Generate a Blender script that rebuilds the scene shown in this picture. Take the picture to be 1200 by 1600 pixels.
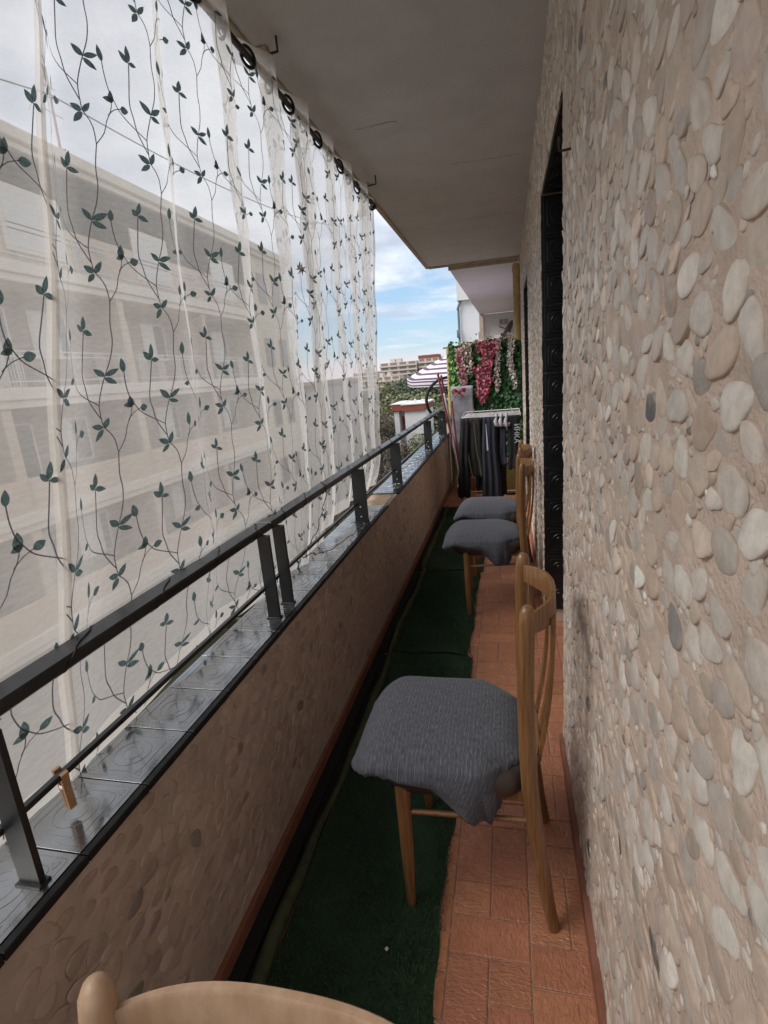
import bpy, bmesh, math, random
import numpy as np
from mathutils import Vector, Matrix
R_ = math.radians
rnd = random.Random(7)
nr = np.random.RandomState(11)
for o in list(bpy.data.objects): bpy.data.objects.remove(o)
sc = bpy.context.scene
col = sc.collection

# ------------------------------------------------------------ camera
cam = bpy.data.cameras.new('camera'); camo = bpy.data.objects.new('camera', cam); col.objects.link(camo); sc.camera = camo
XA = Vector((0.9726, -0.0256, -0.2309))
def nrm(v): v = Vector(v); v.normalize(); return v
fpx = 835.
cy_ = nrm((792-600, 572-800, fpx)); cd = Vector((885-600, 4100-800, fpx)); cd.normalize(); cd = nrm(cd - cd.dot(cy_)*cy_); cx_ = cd.cross(cy_)
rows = [cx_, cy_, -cd]                       # world axes seen from the camera
right = Vector([r[0] for r in rows]); down = Vector([r[1] for r in rows]); fwd = Vector([r[2] for r in rows])
M = Matrix((right, -down, -fwd)).transposed().to_4x4(); M.translation = Vector((0, 0, 1.47)); camo.matrix_world = M
cam.sensor_fit = 'VERTICAL'; cam.sensor_height = 36; cam.lens = fpx/1600*36; cam.clip_start = .02; cam.clip_end = 5000

# ------------------------------------------------------------ sky, sun, exposure
SUN_EL, SUN_AZ = R_(46), R_(-118)            # azimuth measured from +Y clockwise: behind and to the left
w = bpy.data.worlds.new('World'); sc.world = w; w.use_nodes = True
nt = w.node_tree; nd = nt.nodes; lk = nt.links; nd.clear()
out = nd.new('ShaderNodeOutputWorld'); bg = nd.new('ShaderNodeBackground'); bg.inputs[1].default_value = .12
sky = nd.new('ShaderNodeTexSky'); sky.sky_type = 'NISHITA'; sky.sun_disc = False; sky.sun_elevation = SUN_EL; sky.sun_rotation = SUN_AZ
sky.air_density = 1.0; sky.dust_density = .6; sky.ozone_density = 1.5
tc = nd.new('ShaderNodeTexCoord'); sep = nd.new('ShaderNodeSeparateXYZ'); lk.new(tc.outputs['Generated'], sep.inputs[0])
def wm(op, a, b=None):
    n = nd.new('ShaderNodeMath'); n.operation = op
    for i, v in enumerate((a, b)):
        if v is None: continue
        if isinstance(v, (int, float)): n.inputs[i].default_value = v
        else: lk.new(v, n.inputs[i])
    return n.outputs[0]
zc = wm('ADD', wm('MAXIMUM', sep.outputs[2], 0.), .10)
comb = nd.new('ShaderNodeCombineXYZ'); lk.new(wm('DIVIDE', sep.outputs[0], zc), comb.inputs[0]); lk.new(wm('DIVIDE', sep.outputs[1], zc), comb.inputs[1])
nz = nd.new('ShaderNodeTexNoise'); nz.inputs['Scale'].default_value = .85; nz.inputs['Detail'].default_value = 9; nz.inputs['Roughness'].default_value = .6; nz.inputs['Distortion'].default_value = .35
lk.new(comb.outputs[0], nz.inputs['Vector'])
mr = nd.new('ShaderNodeMapRange'); mr.interpolation_type = 'SMOOTHSTEP'; lk.new(sep.outputs[2], mr.inputs[0])
mr.inputs[1].default_value = .06; mr.inputs[2].default_value = .40; mr.inputs[3].default_value = -.10; mr.inputs[4].default_value = .36
cov = wm('ADD', nz.outputs[0], mr.outputs[0])
cr = nd.new('ShaderNodeMapRange'); cr.interpolation_type = 'SMOOTHSTEP'; lk.new(cov, cr.inputs[0]); cr.inputs[1].default_value = .38; cr.inputs[2].default_value = .62
nz2 = nd.new('ShaderNodeTexNoise'); nz2.inputs['Scale'].default_value = 1.5; nz2.inputs['Detail'].default_value = 8; nz2.inputs['Roughness'].default_value = .55
lk.new(comb.outputs[0], nz2.inputs['Vector'])
ramp = nd.new('ShaderNodeValToRGB'); lk.new(nz2.outputs[0], ramp.inputs[0])
ramp.color_ramp.elements[0].position = .36; ramp.color_ramp.elements[0].color = (2.9, 3.25, 3.9, 1)
ramp.color_ramp.elements[1].position = .62; ramp.color_ramp.elements[1].color = (5.0, 5.25, 5.6, 1)
mix = nd.new('ShaderNodeMixRGB'); tint = nd.new('ShaderNodeMixRGB'); tint.inputs[0].default_value = .6; lk.new(sky.outputs[0], tint.inputs[1]); tint.inputs[2].default_value = (1.5, 2.45, 3.7, 1)
lk.new(cr.outputs[0], mix.inputs[0]); lk.new(tint.outputs[0], mix.inputs[1]); lk.new(ramp.outputs[0], mix.inputs[2])
# pale warm band of far cloud just above the horizon
hz = nd.new('ShaderNodeMapRange'); hz.interpolation_type = 'SMOOTHSTEP'; lk.new(sep.outputs[2], hz.inputs[0]); hz.inputs[1].default_value = .05; hz.inputs[2].default_value = .012; hz.inputs[3].default_value = 0; hz.inputs[4].default_value = .8
mix2 = nd.new('ShaderNodeMixRGB'); lk.new(hz.outputs[0], mix2.inputs[0]); lk.new(mix.outputs[0], mix2.inputs[1]); mix2.inputs[2].default_value = (4.6, 4.2, 4.4, 1)
lk.new(mix2.outputs[0], bg.inputs[0]); lk.new(bg.outputs[0], out.inputs[0])
sl = bpy.data.lights.new('sun', 'SUN'); sl.energy = 2.2; sl.angle = R_(35); sl.color = (1, .965, .92)
so = bpy.data.objects.new('sun', sl); col.objects.link(so)
sd = Vector((math.sin(SUN_AZ)*math.cos(SUN_EL), math.cos(SUN_AZ)*math.cos(SUN_EL), math.sin(SUN_EL)))
so.rotation_euler = sd.to_track_quat('Z', 'Y').to_euler()
vs = sc.view_settings; vs.view_transform = 'Standard'; vs.look = 'None'; vs.exposure = 0.82; vs.gamma = 1; vs.use_curve_mapping = False
sc.cycles.max_bounces = 10; sc.cycles.diffuse_bounces = 6; sc.cycles.transparent_max_bounces = 16; sc.cycles.use_denoising = True
sc.cycles.sample_clamp_indirect = 6

# ------------------------------------------------------------ materials
def mat(name, base=(.5, .5, .5), rough=.6, metal=0, spec=.5, var=0, vscale=20, bump=0, bscale=60, bdetail=4, bdist=.002, coat=0, second=None, stretch=(1, 1, 1), attr=None, sheen=0):
    m = bpy.data.materials.new(name); m.use_nodes = True; t = m.node_tree; N = t.nodes; L = t.links
    p = N['Principled BSDF']; p.inputs['Roughness'].default_value = rough; p.inputs['Metallic'].default_value = metal
    p.inputs['Specular IOR Level'].default_value = spec; p.inputs['Coat Weight'].default_value = coat
    if sheen: p.inputs['Sheen Weight'].default_value = sheen
    p.inputs['Base Color'].default_value = (*base, 1)
    tcn = N.new('ShaderNodeTexCoord'); mp = N.new('ShaderNodeMapping'); mp.inputs['Scale'].default_value = stretch; L.new(tcn.outputs['Object'], mp.inputs[0])
    src = None
    if attr:
        a = N.new('ShaderNodeAttribute'); a.attribute_name = attr; src = a.outputs['Color']
    if var or second:
        n = N.new('ShaderNodeTexNoise'); n.inputs['Scale'].default_value = vscale; n.inputs['Detail'].default_value = 7; n.inputs['Roughness'].default_value = .62; L.new(mp.outputs[0], n.inputs['Vector'])
        r = N.new('ShaderNodeValToRGB'); L.new(n.outputs[0], r.inputs[0]); r.color_ramp.elements[0].position = .32; r.color_ramp.elements[1].position = .68
        lo = tuple(c*(1-var) for c in base) if not second else second
        hi = tuple(min(1, c*(1+var*.7)) for c in base) if not second else base
        if attr:
            lo = (1-var,)*3; hi = (1+var*.5,)*3
        r.color_ramp.elements[0].color = (*lo, 1); r.color_ramp.elements[1].color = (*hi, 1)
        if attr:
            mx = N.new('ShaderNodeMixRGB'); mx.blend_type = 'MULTIPLY'; mx.inputs[0].default_value = 1; L.new(src, mx.inputs[1]); L.new(r.outputs[0], mx.inputs[2]); src = mx.outputs[0]
        else: src = r.outputs[0]
    if src is not None: L.new(src, p.inputs['Base Color'])
    if bump:
        n2 = N.new('ShaderNodeTexNoise'); n2.inputs['Scale'].default_value = bscale; n2.inputs['Detail'].default_value = bdetail; L.new(mp.outputs[0], n2.inputs['Vector'])
        b = N.new('ShaderNodeBump'); b.inputs['Strength'].default_value = bump; b.inputs['Distance'].default_value = bdist; L.new(n2.outputs[0], b.inputs['Height']); L.new(b.outputs[0], p.inputs['Normal'])
    return m
def nodes(m): return m.node_tree.nodes, m.node_tree.links, m.node_tree.nodes['Principled BSDF']

M_ = {}
M_['mortar'] = mat('pink_mortar', (.62, .49, .405), .85, var=.2, vscale=9, bump=.9, bscale=170, bdetail=8, bdist=.004)
M_['pebble'] = mat('pebbles', (.5, .5, .5), .5, spec=.42, var=.2, vscale=60, bump=.5, bscale=240, bdist=.0015, attr='col')
def film(m, colr, sc_, lo, hi):
    N, L, p = nodes(m); src = p.inputs['Base Color'].links[0].from_socket; t = N.new('ShaderNodeTexCoord'); n = N.new('ShaderNodeTexNoise'); n.inputs['Scale'].default_value = sc_; n.inputs['Detail'].default_value = 6; n.inputs['Roughness'].default_value = .65
    L.new(t.outputs['Object'], n.inputs['Vector']); r = N.new('ShaderNodeMapRange'); r.interpolation_type = 'SMOOTHSTEP'; L.new(n.outputs[0], r.inputs[0]); r.inputs[1].default_value = lo; r.inputs[2].default_value = hi; r.inputs[4].default_value = .85
    x = N.new('ShaderNodeMixRGB'); L.new(r.outputs[0], x.inputs[0]); L.new(src, x.inputs[1]); x.inputs[2].default_value = (*colr, 1); L.new(x.outputs[0], p.inputs['Base Color'])
film(M_['pebble'], (.60, .49, .41), 17, .50, .72); film(M_['pebble'], (.30, .24, .20), 120, .60, .78)
M_['mortar_in'] = mat('brown_mortar', (.51, .405, .34), .85, var=.2, vscale=10, bump=.5, bscale=120, bdetail=6, bdist=.003)
M_['plaster'] = mat('ceiling_plaster', (.53, .515, .50), .9, var=.08, vscale=4, bump=.35, bscale=45, bdetail=8, bdist=.006)
M_['plaster_edge'] = mat('slab_edge_paint', (.46, .38, .30), .85, var=.2, vscale=14, bump=.3, bscale=50, bdist=.003)
M_['white_plaster'] = mat('white_plaster', (.66, .63, .66), .85, var=.06, vscale=4, bump=.2, bscale=80)
M_['tile_black'] = mat('black_glazed_tile', (.045, .05, .055), .2, spec=1.0, coat=.3, bump=.22, bscale=30, bdist=.0012, var=.6, vscale=9)
M_['tile_black'].node_tree.nodes['Principled BSDF'].inputs['IOR'].default_value = 2.05
N, L, p = nodes(M_['tile_black']); t_ = N.new('ShaderNodeTexCoord'); n_ = N.new('ShaderNodeTexNoise'); n_.inputs['Scale'].default_value = 14; n_.inputs['Detail'].default_value = 8; n_.inputs['Roughness'].default_value = .7; L.new(t_.outputs['Object'], n_.inputs['Vector']); r_ = N.new('ShaderNodeMapRange'); L.new(n_.outputs[0], r_.inputs[0]); r_.inputs[1].default_value = .35; r_.inputs[2].default_value = .7; r_.inputs[3].default_value = .06; r_.inputs[4].default_value = .38; L.new(r_.outputs[0], p.inputs['Roughness'])
M_['tile_reveal'] = mat('black_relief_tile', (.010, .010, .011), .34, spec=.5, bump=.3, bscale=90, bdist=.0012)
M_['grout'] = mat('grout', (.46, .30, .21), .9, var=.25, vscale=30, bump=.3, bscale=200)
M_['cement'] = mat('bare_cement', (.42, .30, .21), .9, var=.2, vscale=20, bump=.6, bscale=90, bdist=.004)
M_['metal_black'] = mat('black_paint_metal', (.016, .016, .018), .34, spec=.5, var=.3, vscale=30, bump=.25, bscale=60, bdist=.0012)
M_['rod'] = mat('dark_rod', (.02, .018, .017), .35, metal=.3)
M_['rust'] = mat('rusty_iron', (.06, .035, .025), .8, var=.4, vscale=60)
M_['ring'] = mat('eyelet_ring', (.03, .032, .036), .3, metal=.6)
M_['terra'] = mat('terracotta_skirting', (.27, .11, .07), .6, var=.2, vscale=15, bump=.3, bscale=90)
M_['wood'] = mat('beech_wood', (.30, .150, .058), .36, second=(.14, .062, .024), vscale=16, stretch=(10, 10, .5), coat=.3, bump=.1, bscale=40, bdist=.001)
M_['wood_pale'] = mat('beech_wood_pale', (.50, .34, .22), .5, second=(.36, .215, .125), vscale=8, stretch=(4, 4, 1.5), coat=.1, bump=.12, bscale=60, bdist=.001)
M_['vinyl'] = mat('brown_vinyl', (.05, .036, .032), .4, bump=.2, bscale=160, bdist=.0008)
M_['gap_dark'] = mat('dark_gap_strip', (.012, .012, .011), .9)
M_['olive'] = mat('olive_backing', (.055, .068, .032), .85, var=.35, vscale=25, bump=.4, bscale=60)
M_['yellow_pipe'] = mat('yellow_pipe_paint', (.50, .36, .16), .6, var=.25, vscale=16, bump=.2, bscale=60)
M_['chrome'] = mat('grey_wire', (.62, .61, .62), .35, metal=.3)
M_['purple'] = mat('maroon_pole', (.26, .06, .09), .4, var=.2, vscale=20)
M_['white_paint'] = mat('white_paint', (.74, .73, .72), .5, var=.06, vscale=8)
M_['black_cloth'] = mat('black_cloth', (.012, .012, .014), .92, var=.3, vscale=14, bump=.4, bscale=400, bdist=.001)
M_['navy_cloth'] = mat('dark_blue_cloth', (.020, .024, .036), .92, var=.3, vscale=14, bump=.4, bscale=400, bdist=.001)
M_['olive_cloth'] = mat('dark_olive_cloth', (.03, .028, .022), .92, var=.3, vscale=14)
M_['grey_cloth'] = mat('grey_cloth', (.42, .41, .44), .92, var=.25, vscale=30)
M_['clip_wood'] = mat('clothespin_wood', (.47, .27, .14), .6, second=(.35, .19, .09), vscale=30, stretch=(1, 1, .2))
M_['cream'] = mat('cream_facade', (.60, .51, .39), .9, var=.08, vscale=.7, bump=.2, bscale=6, bdist=.01)
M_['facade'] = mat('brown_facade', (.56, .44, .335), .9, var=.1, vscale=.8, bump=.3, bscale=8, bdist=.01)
M_['band'] = mat('facade_band_paint', (.68, .60, .51), .85, var=.07, vscale=1)
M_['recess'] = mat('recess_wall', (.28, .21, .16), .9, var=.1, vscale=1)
M_['dark_glass'] = mat('dark_glass', (.06, .055, .055), .12, spec=.6)
M_['shutter'] = mat('white_shutter', (.62, .60, .57), .6, var=.06, vscale=2)
M_['white_wall'] = mat('white_wall', (.68, .67, .67), .85, var=.06, vscale=.8)
M_['brick_red'] = mat('brick_red_trim', (.27, .07, .05), .8, var=.2, vscale=3)
M_['far_wall'] = mat('far_block_paint', (.56, .50, .45), .85, var=.06, vscale=.1)
M_['far_win'] = mat('far_block_openings', (.24, .17, .14), .6)
M_['bark'] = mat('bark', (.16, .12, .095), .9, var=.3, vscale=6)
M_['leaf_dark'] = mat('leaf_dark_green', (.05, .066, .035), .7, attr='col', var=.1)
M_['ivy'] = mat('plastic_ivy', (.05, .1, .04), .45, attr='col', var=.15, vscale=40)
M_['petal'] = mat('petals', (.5, .1, .2), .7, attr='col', var=.1, vscale=50)
M_['bamboo'] = mat('yellow_bamboo', (.50, .40, .16), .6, var=.25, vscale=20)
M_['maroon_ribbon'] = mat('red_ribbon', (.26, .025, .035), .6, var=.2, vscale=60)
M_['wax_cloth'] = mat('grey_foil_board', (.30, .295, .33), .42, var=.22, vscale=12, bump=.5, bscale=25, bdist=.004)
M_['wire'] = mat('dark_cable', (.015, .016, .014), .6)
M_['bulb'] = mat('clear_bulb', (.6, .6, .58), .15, spec=.8)

# floor tile: ripples across or along, per tile tint
m = M_['floor_tile'] = mat('terracotta_tile', (.4, .15, .08), .27, spec=.5, attr='col', var=.14, vscale=22)
N, L, p = nodes(m)
tcn = N.new('ShaderNodeTexCoord'); hs = []
for sx, sy in ((1, .5), (.5, 1)):
    mp = N.new('ShaderNodeMapping'); mp.inputs['Scale'].default_value = (sx, sy, 1); L.new(tcn.outputs['Object'], mp.inputs[0])
    n = N.new('ShaderNodeTexNoise'); n.inputs['Scale'].default_value = 120; n.inputs['Detail'].default_value = 2; n.inputs['Distortion'].default_value = .6; L.new(mp.outputs[0], n.inputs['Vector']); hs.append(n)
at = N.new('ShaderNodeAttribute'); at.attribute_name = 'dir'
mx = N.new('ShaderNodeMixRGB'); L.new(at.outputs['Fac'], mx.inputs[0]); L.new(hs[0].outputs[0], mx.inputs[1]); L.new(hs[1].outputs[0], mx.inputs[2])
b = N.new('ShaderNodeBump'); b.inputs['Strength'].default_value = 1; b.inputs['Distance'].default_value = .006; L.new(mx.outputs[0], b.inputs['Height']); L.new(b.outputs[0], p.inputs['Normal'])

# pin-striped cushion fabric (stripes run along the seat's width)
m = M_['stripe'] = mat('pinstripe_fabric', (.082, .088, .105), .95, spec=.2, sheen=.1)
N, L, p = nodes(m)
tcn = N.new('ShaderNodeTexCoord'); sp = N.new('ShaderNodeSeparateXYZ'); L.new(tcn.outputs['UV'], sp.inputs[0])
def mth(N, L, op, a, b=None, c=None):
    n = N.new('ShaderNodeMath'); n.operation = op
    for i, v in enumerate((a, b, c)):
        if v is None: continue
        if isinstance(v, (int, float)): n.inputs[i].default_value = v
        else: L.new(v, n.inputs[i])
    return n.outputs[0]
fr = mth(N, L, 'FRACT', mth(N, L, 'MULTIPLY', sp.outputs[0], 92.))
d_ = mth(N, L, 'ABSOLUTE', mth(N, L, 'SUBTRACT', fr, .5))
ln = N.new('ShaderNodeMapRange'); L.new(d_, ln.inputs[0]); ln.inputs[1].default_value = .05; ln.inputs[2].default_value = .13; ln.inputs[3].default_value = 1; ln.inputs[4].default_value = 0
n = N.new('ShaderNodeTexNoise'); n.inputs['Scale'].default_value = 1; n.inputs['Detail'].default_value = 3; mp = N.new('ShaderNodeMapping'); mp.inputs['Scale'].default_value = (60, 70, 1); L.new(tcn.outputs['UV'], mp.inputs[0]); L.new(mp.outputs[0], n.inputs['Vector'])
mk = N.new('ShaderNodeMapRange'); L.new(n.outputs[0], mk.inputs[0]); mk.inputs[1].default_value = .42; mk.inputs[2].default_value = .6
ff = mth(N, L, 'MULTIPLY', mth(N, L, 'MULTIPLY', ln.outputs[0], mk.outputs[0]), .42)
n3 = N.new('ShaderNodeTexNoise'); n3.inputs['Scale'].default_value = 1; n3.inputs['Detail'].default_value = 4; mp3 = N.new('ShaderNodeMapping'); mp3.inputs['Scale'].default_value = (500, 60, 1); L.new(tcn.outputs['UV'], mp3.inputs[0]); L.new(mp3.outputs[0], n3.inputs['Vector'])
rr = N.new('ShaderNodeValToRGB'); L.new(n3.outputs[0], rr.inputs[0]); rr.color_ramp.elements[0].position = .35; rr.color_ramp.elements[1].position = .68
rr.color_ramp.elements[0].color = (.055, .058, .070, 1); rr.color_ramp.elements[1].color = (.12, .125, .148, 1)
mx = N.new('ShaderNodeMixRGB'); L.new(ff, mx.inputs[0]); L.new(rr.outputs[0], mx.inputs[1]); mx.inputs[2].default_value = (.26, .265, .27, 1); L.new(mx.outputs[0], p.inputs['Base Color'])
b = N.new('ShaderNodeBump'); b.inputs['Strength'].default_value = .4; b.inputs['Distance'].default_value = .001; L.new(n3.outputs[0], b.inputs['Height']); L.new(b.outputs[0], p.inputs['Normal'])

# artificial grass base
M_['turf'] = mat('turf', (.022, .055, .025), .95, var=.35, vscale=8, bump=.8, bscale=500, bdist=.004)
M_['blade'] = mat('turf_blades', (.012, .032, .015), .7, attr='col', var=.1)
# umbrella stripes
m = M_['umbrella'] = mat('striped_canopy', (.7, .7, .7), .8)
N, L, p = nodes(m); tcn = N.new('ShaderNodeTexCoord'); sp = N.new('ShaderNodeSeparateXYZ'); L.new(tcn.outputs['UV'], sp.inputs[0])
fr = mth(N, L, 'FRACT', mth(N, L, 'MULTIPLY', sp.outputs[1], 7.)); st = mth(N, L, 'GREATER_THAN', fr, .58)
mx = N.new('ShaderNodeMixRGB'); L.new(st, mx.inputs[0]); mx.inputs[1].default_value = (.68, .64, .68, 1); mx.inputs[2].default_value = (.12, .07, .13, 1); L.new(mx.outputs[0], p.inputs['Base Color'])

# sheer curtain: threads that let part of the light straight through
def sheer(name, colr, a_lo, a_hi):
    m = bpy.data.materials.new(name); m.use_nodes = True; N = m.node_tree.nodes; L = m.node_tree.links; N.clear()
    o = N.new('ShaderNodeOutputMaterial'); tr = N.new('ShaderNodeBsdfTransparent'); df = N.new('ShaderNodeBsdfDiffuse'); tl = N.new('ShaderNodeBsdfTranslucent')
    df.inputs[0].default_value = (*colr, 1); tl.inputs[0].default_value = (*colr, 1)
    m1 = N.new('ShaderNodeMixShader'); m1.inputs[0].default_value = .5; L.new(df.outputs[0], m1.inputs[1]); L.new(tl.outputs[0], m1.inputs[2])
    tcn = N.new('ShaderNodeTexCoord'); mp = N.new('ShaderNodeMapping'); mp.inputs['Scale'].default_value = (45, 120, 1); L.new(tcn.outputs['UV'], mp.inputs[0])
    n = N.new('ShaderNodeTexNoise'); n.inputs['Scale'].default_value = 1; n.inputs['Detail'].default_value = 5; n.inputs['Roughness'].default_value = .75; L.new(mp.outputs[0], n.inputs['Vector'])
    mr = N.new('ShaderNodeMapRange'); L.new(n.outputs[0], mr.inputs[0]); mr.inputs[1].default_value = .3; mr.inputs[2].default_value = .7; mr.inputs[3].default_value = a_lo; mr.inputs[4].default_value = a_hi
    m2 = N.new('ShaderNodeMixShader'); L.new(mr.outputs[0], m2.inputs[0]); L.new(tr.outputs[0], m2.inputs[1]); L.new(m1.outputs[0], m2.inputs[2]); L.new(m2.outputs[0], o.inputs[0])
    return m
M_['sheer'] = sheer('sheer_voile', (.94, .93, .92), .42, .54)
M_['hem'] = sheer('doubled_hem', (.84, .81, .77), .70, .84)
M_['embroid_leaf'] = mat('embroidered_leaf', (.17, .25, .255), .55, second=(.07, .115, .125), vscale=160, stretch=(1, 1, 1), bump=.6, bscale=500, bdist=.001, sheen=.2)
M_['embroid_stem'] = mat('embroidered_stem', (.20, .20, .23), .6, var=.2, vscale=200)

for k_ in ('embroid_leaf', 'embroid_stem'):
    N, L, p = nodes(M_[k_]); o_ = [n for n in N if n.type == 'OUTPUT_MATERIAL'][0]; t_ = N.new('ShaderNodeBsdfTranslucent'); x_ = N.new('ShaderNodeMixShader'); x_.inputs[0].default_value = .4
    L.new(p.inputs['Base Color'].links[0].from_socket, t_.inputs[0]); L.new(p.outputs[0], x_.inputs[1]); L.new(t_.outputs[0], x_.inputs[2]); L.new(x_.outputs[0], o_.inputs[0])

# ------------------------------------------------------------ mesh helpers
class MB:
    def __init__(s): s.v = []; s.f = []; s.mi = []
    def add(s, vs, fs, mi=0):
        k = len(s.v); s.v += [tuple(v) for v in vs]; s.f += [tuple(i+k for i in f) for f in fs]; s.mi += [mi]*len(fs)
    def box(s, x0, x1, y0, y1, z0, z1, mi=0):
        s.add([(x0,y0,z0),(x1,y0,z0),(x1,y1,z0),(x0,y1,z0),(x0,y0,z1),(x1,y0,z1),(x1,y1,z1),(x0,y1,z1)],
              [(0,3,2,1),(4,5,6,7),(0,1,5,4),(1,2,6,5),(2,3,7,6),(3,0,4,7)], mi)
    def bbox(s, x0, x1, y0, y1, z0, z1, b=.002, mi=0):      # box with a chamfered top and sides
        vs = []
        for (z, i) in ((z0, b), (z0+b, 0), (z1-b, 0), (z1, b)):
            vs += [(x0+i,y0+i,z),(x1-i,y0+i,z),(x1-i,y1-i,z),(x0+i,y1-i,z)]
        fs = [(3,2,1,0),(12,13,14,15)]
        for k in range(3):
            for j in range(4):
                a = k*4+j; c = k*4+(j+1) % 4; fs.append((a, c, c+4, a+4))
        s.add(vs, fs, mi)
    def tube(s, pts, r, n=8, mi=0, cap=True, closed=False, sy=1.0):
        pts = [Vector(p) for p in pts]; m = len(pts); rs = r if isinstance(r, (list, tuple)) else [r]*m
        ring = []; up0 = None
        for i, p in enumerate(pts):
            a = pts[(i-1) % m] if (i or closed) else p; c = pts[(i+1) % m] if (i < m-1 or closed) else p
            t = (c-a); t = t.normalized() if t.length > 1e-9 else Vector((0,0,1))
            if up0 is None: up0 = t.orthogonal().normalized()
            u = (up0 - t*up0.dot(t)); u = u.normalized() if u.length > 1e-6 else t.orthogonal().normalized(); up0 = u; v = t.cross(u)
            ring.append([p + (u*math.cos(2*math.pi*k/n) + v*sy*math.sin(2*math.pi*k/n))*rs[i] for k in range(n)])
        vs = [q for rg in ring for q in rg]; fs = []
        for i in range(m if closed else m-1):
            j = (i+1) % m
            for k in range(n): fs.append((i*n+k, i*n+(k+1) % n, j*n+(k+1) % n, j*n+k))
        if cap and not closed: fs.append(tuple(reversed(range(n)))); fs.append(tuple((m-1)*n+k for k in range(n)))
        s.add(vs, fs, mi)
    def bar(s, path, w, h, side, mi=0):                     # rectangular bar swept along a path; side(i)-> unit vector of width
        k = []; m = len(path)
        for i, p in enumerate(path):
            p = Vector(p); a = Vector(path[max(0, i-1)]); c = Vector(path[min(m-1, i+1)]); t = (c-a).normalized()
            sv = Vector(side); sv = (sv - t*sv.dot(t)).normalized(); u = t.cross(sv)
            wi = w[i] if isinstance(w, (list, tuple)) else w; hi = h[i] if isinstance(h, (list, tuple)) else h
            k += [p - sv*wi/2 - u*hi/2, p + sv*wi/2 - u*hi/2, p + sv*wi/2 + u*hi/2, p - sv*wi/2 + u*hi/2]
        fs = [(3,2,1,0), tuple((m-1)*4+q for q in range(4))]
        for i in range(m-1):
            for q in range(4): fs.append((i*4+q, i*4+(q+1) % 4, i*4+4+(q+1) % 4, i*4+4+q))
        s.add(k, fs, mi)
    def lathe(s, prof, c=(0,0,0), n=16, mi=0):
        vs = [(c[0]+r*math.cos(2*math.pi*k/n), c[1]+r*math.sin(2*math.pi*k/n), c[2]+z) for r, z in prof for k in range(n)]
        fs = [(i*n+k, i*n+(k+1) % n, (i+1)*n+(k+1) % n, (i+1)*n+k) for i in range(len(prof)-1) for k in range(n)]
        s.add(vs, fs, mi)
    def quad(s, a, b, c, d, mi=0): s.add([a, b, c, d], [(0,1,2,3)], mi)
    def build(s, name, mats, parent=None, smooth=None, loc=None):
        me = bpy.data.meshes.new(name); me.from_pydata(s.v, [], s.f); me.update()
        if not isinstance(mats, (list, tuple)): mats = [mats]
        for m in mats: me.materials.append(m)
        if any(s.mi): me.polygons.foreach_set('material_index', s.mi)
        if smooth is not None:
            me.polygons.foreach_set('use_smooth', [True]*len(me.polygons))
            if smooth < 179: me.set_sharp_from_angle(angle=R_(smooth))
        o = bpy.data.objects.new(name, me); col.objects.link(o)
        if parent: o.parent = parent
        if loc: o.location = loc
        return o
def npmesh(name, V, F, mats, parent=None, smooth=True, colr=None, mi=None, nv=4):
    """V (n,3), F (m,nv) arrays"""
    me = bpy.data.meshes.new(name); me.vertices.add(len(V)); me.vertices.foreach_set('co', V.astype(np.float32).ravel())
    me.loops.add(F.size); me.polygons.add(len(F)); me.loops.foreach_set('vertex_index', F.astype(np.int32).ravel())
    me.polygons.foreach_set('loop_start', (np.arange(len(F))*nv).astype(np.int32))
    me.polygons.foreach_set('use_smooth', np.full(len(F), bool(smooth)))
    if mi is not None: me.polygons.foreach_set('material_index', mi.astype(np.int32))
    for m in (mats if isinstance(mats, (list, tuple)) else [mats]): me.materials.append(m)
    me.update(calc_edges=True)
    if colr is not None:
        a = me.color_attributes.new('col', 'FLOAT_COLOR', 'POINT'); c4 = np.ones((len(V), 4), np.float32); c4[:, :3] = colr; a.data.foreach_set('color', c4.ravel())
    me.validate()
    o = bpy.data.objects.new(name, me); col.objects.link(o)
    if parent: o.parent = parent
    return o
def tag(o, label=None, cat=None, group=None, kind=None):
    if label: o['label'] = label
    if cat: o['category'] = cat
    if group: o['group'] = group
    if kind: o['kind'] = kind
    return o
def empty(name, loc, label, cat, group=None, rz=0):
    e = bpy.data.objects.new(name, None); col.objects.link(e); e.location = loc; e.rotation_euler = (0, 0, rz); e.empty_display_size = .1
    return tag(e, label, cat, group)
kids = {}
def copy_tree(o, parent=None):
    c = o.copy(); col.objects.link(c); c.parent = parent
    for ch in [q for q in col.objects if q.parent == o]: copy_tree(ch, c)
    return c

# ------------------------------------------------------------ ground far below
g = MB(); g.quad((-900,-300,-9), (900,-300,-9), (900,1500,-9), (-900,1500,-9))
M_['ground'] = mat('park_ground', (.16, .14, .09), .95, second=(.09, .11, .05), vscale=.15)
tag(g.build('ground', M_['ground']), 'dry park ground far below', None, None, 'structure')
M_['asphalt'] = mat('asphalt', (.46, .39, .30), .9, var=.15, vscale=3, bump=.3, bscale=40)
g = MB(); g.quad((-11.6,-20,-8.996), (-4,-20,-8.996), (-4,60,-8.996), (-11.6,60,-8.996)); tag(g.build('street', M_['asphalt']), 'pale beige paved street between the buildings', None, None, 'structure')
g = MB()
for x0, x1 in ((-12, -10.2), (-5.2, -3.4)): g.bbox(x0, x1, -20, 60, -9.05, -8.86, .01)
M_['pave'] = mat('paving', (.42, .34, .26), .9, var=.12, vscale=2)
tag(g.build('pavement', M_['pave']), 'beige pavement along the street', None, None, 'structure')

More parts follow.
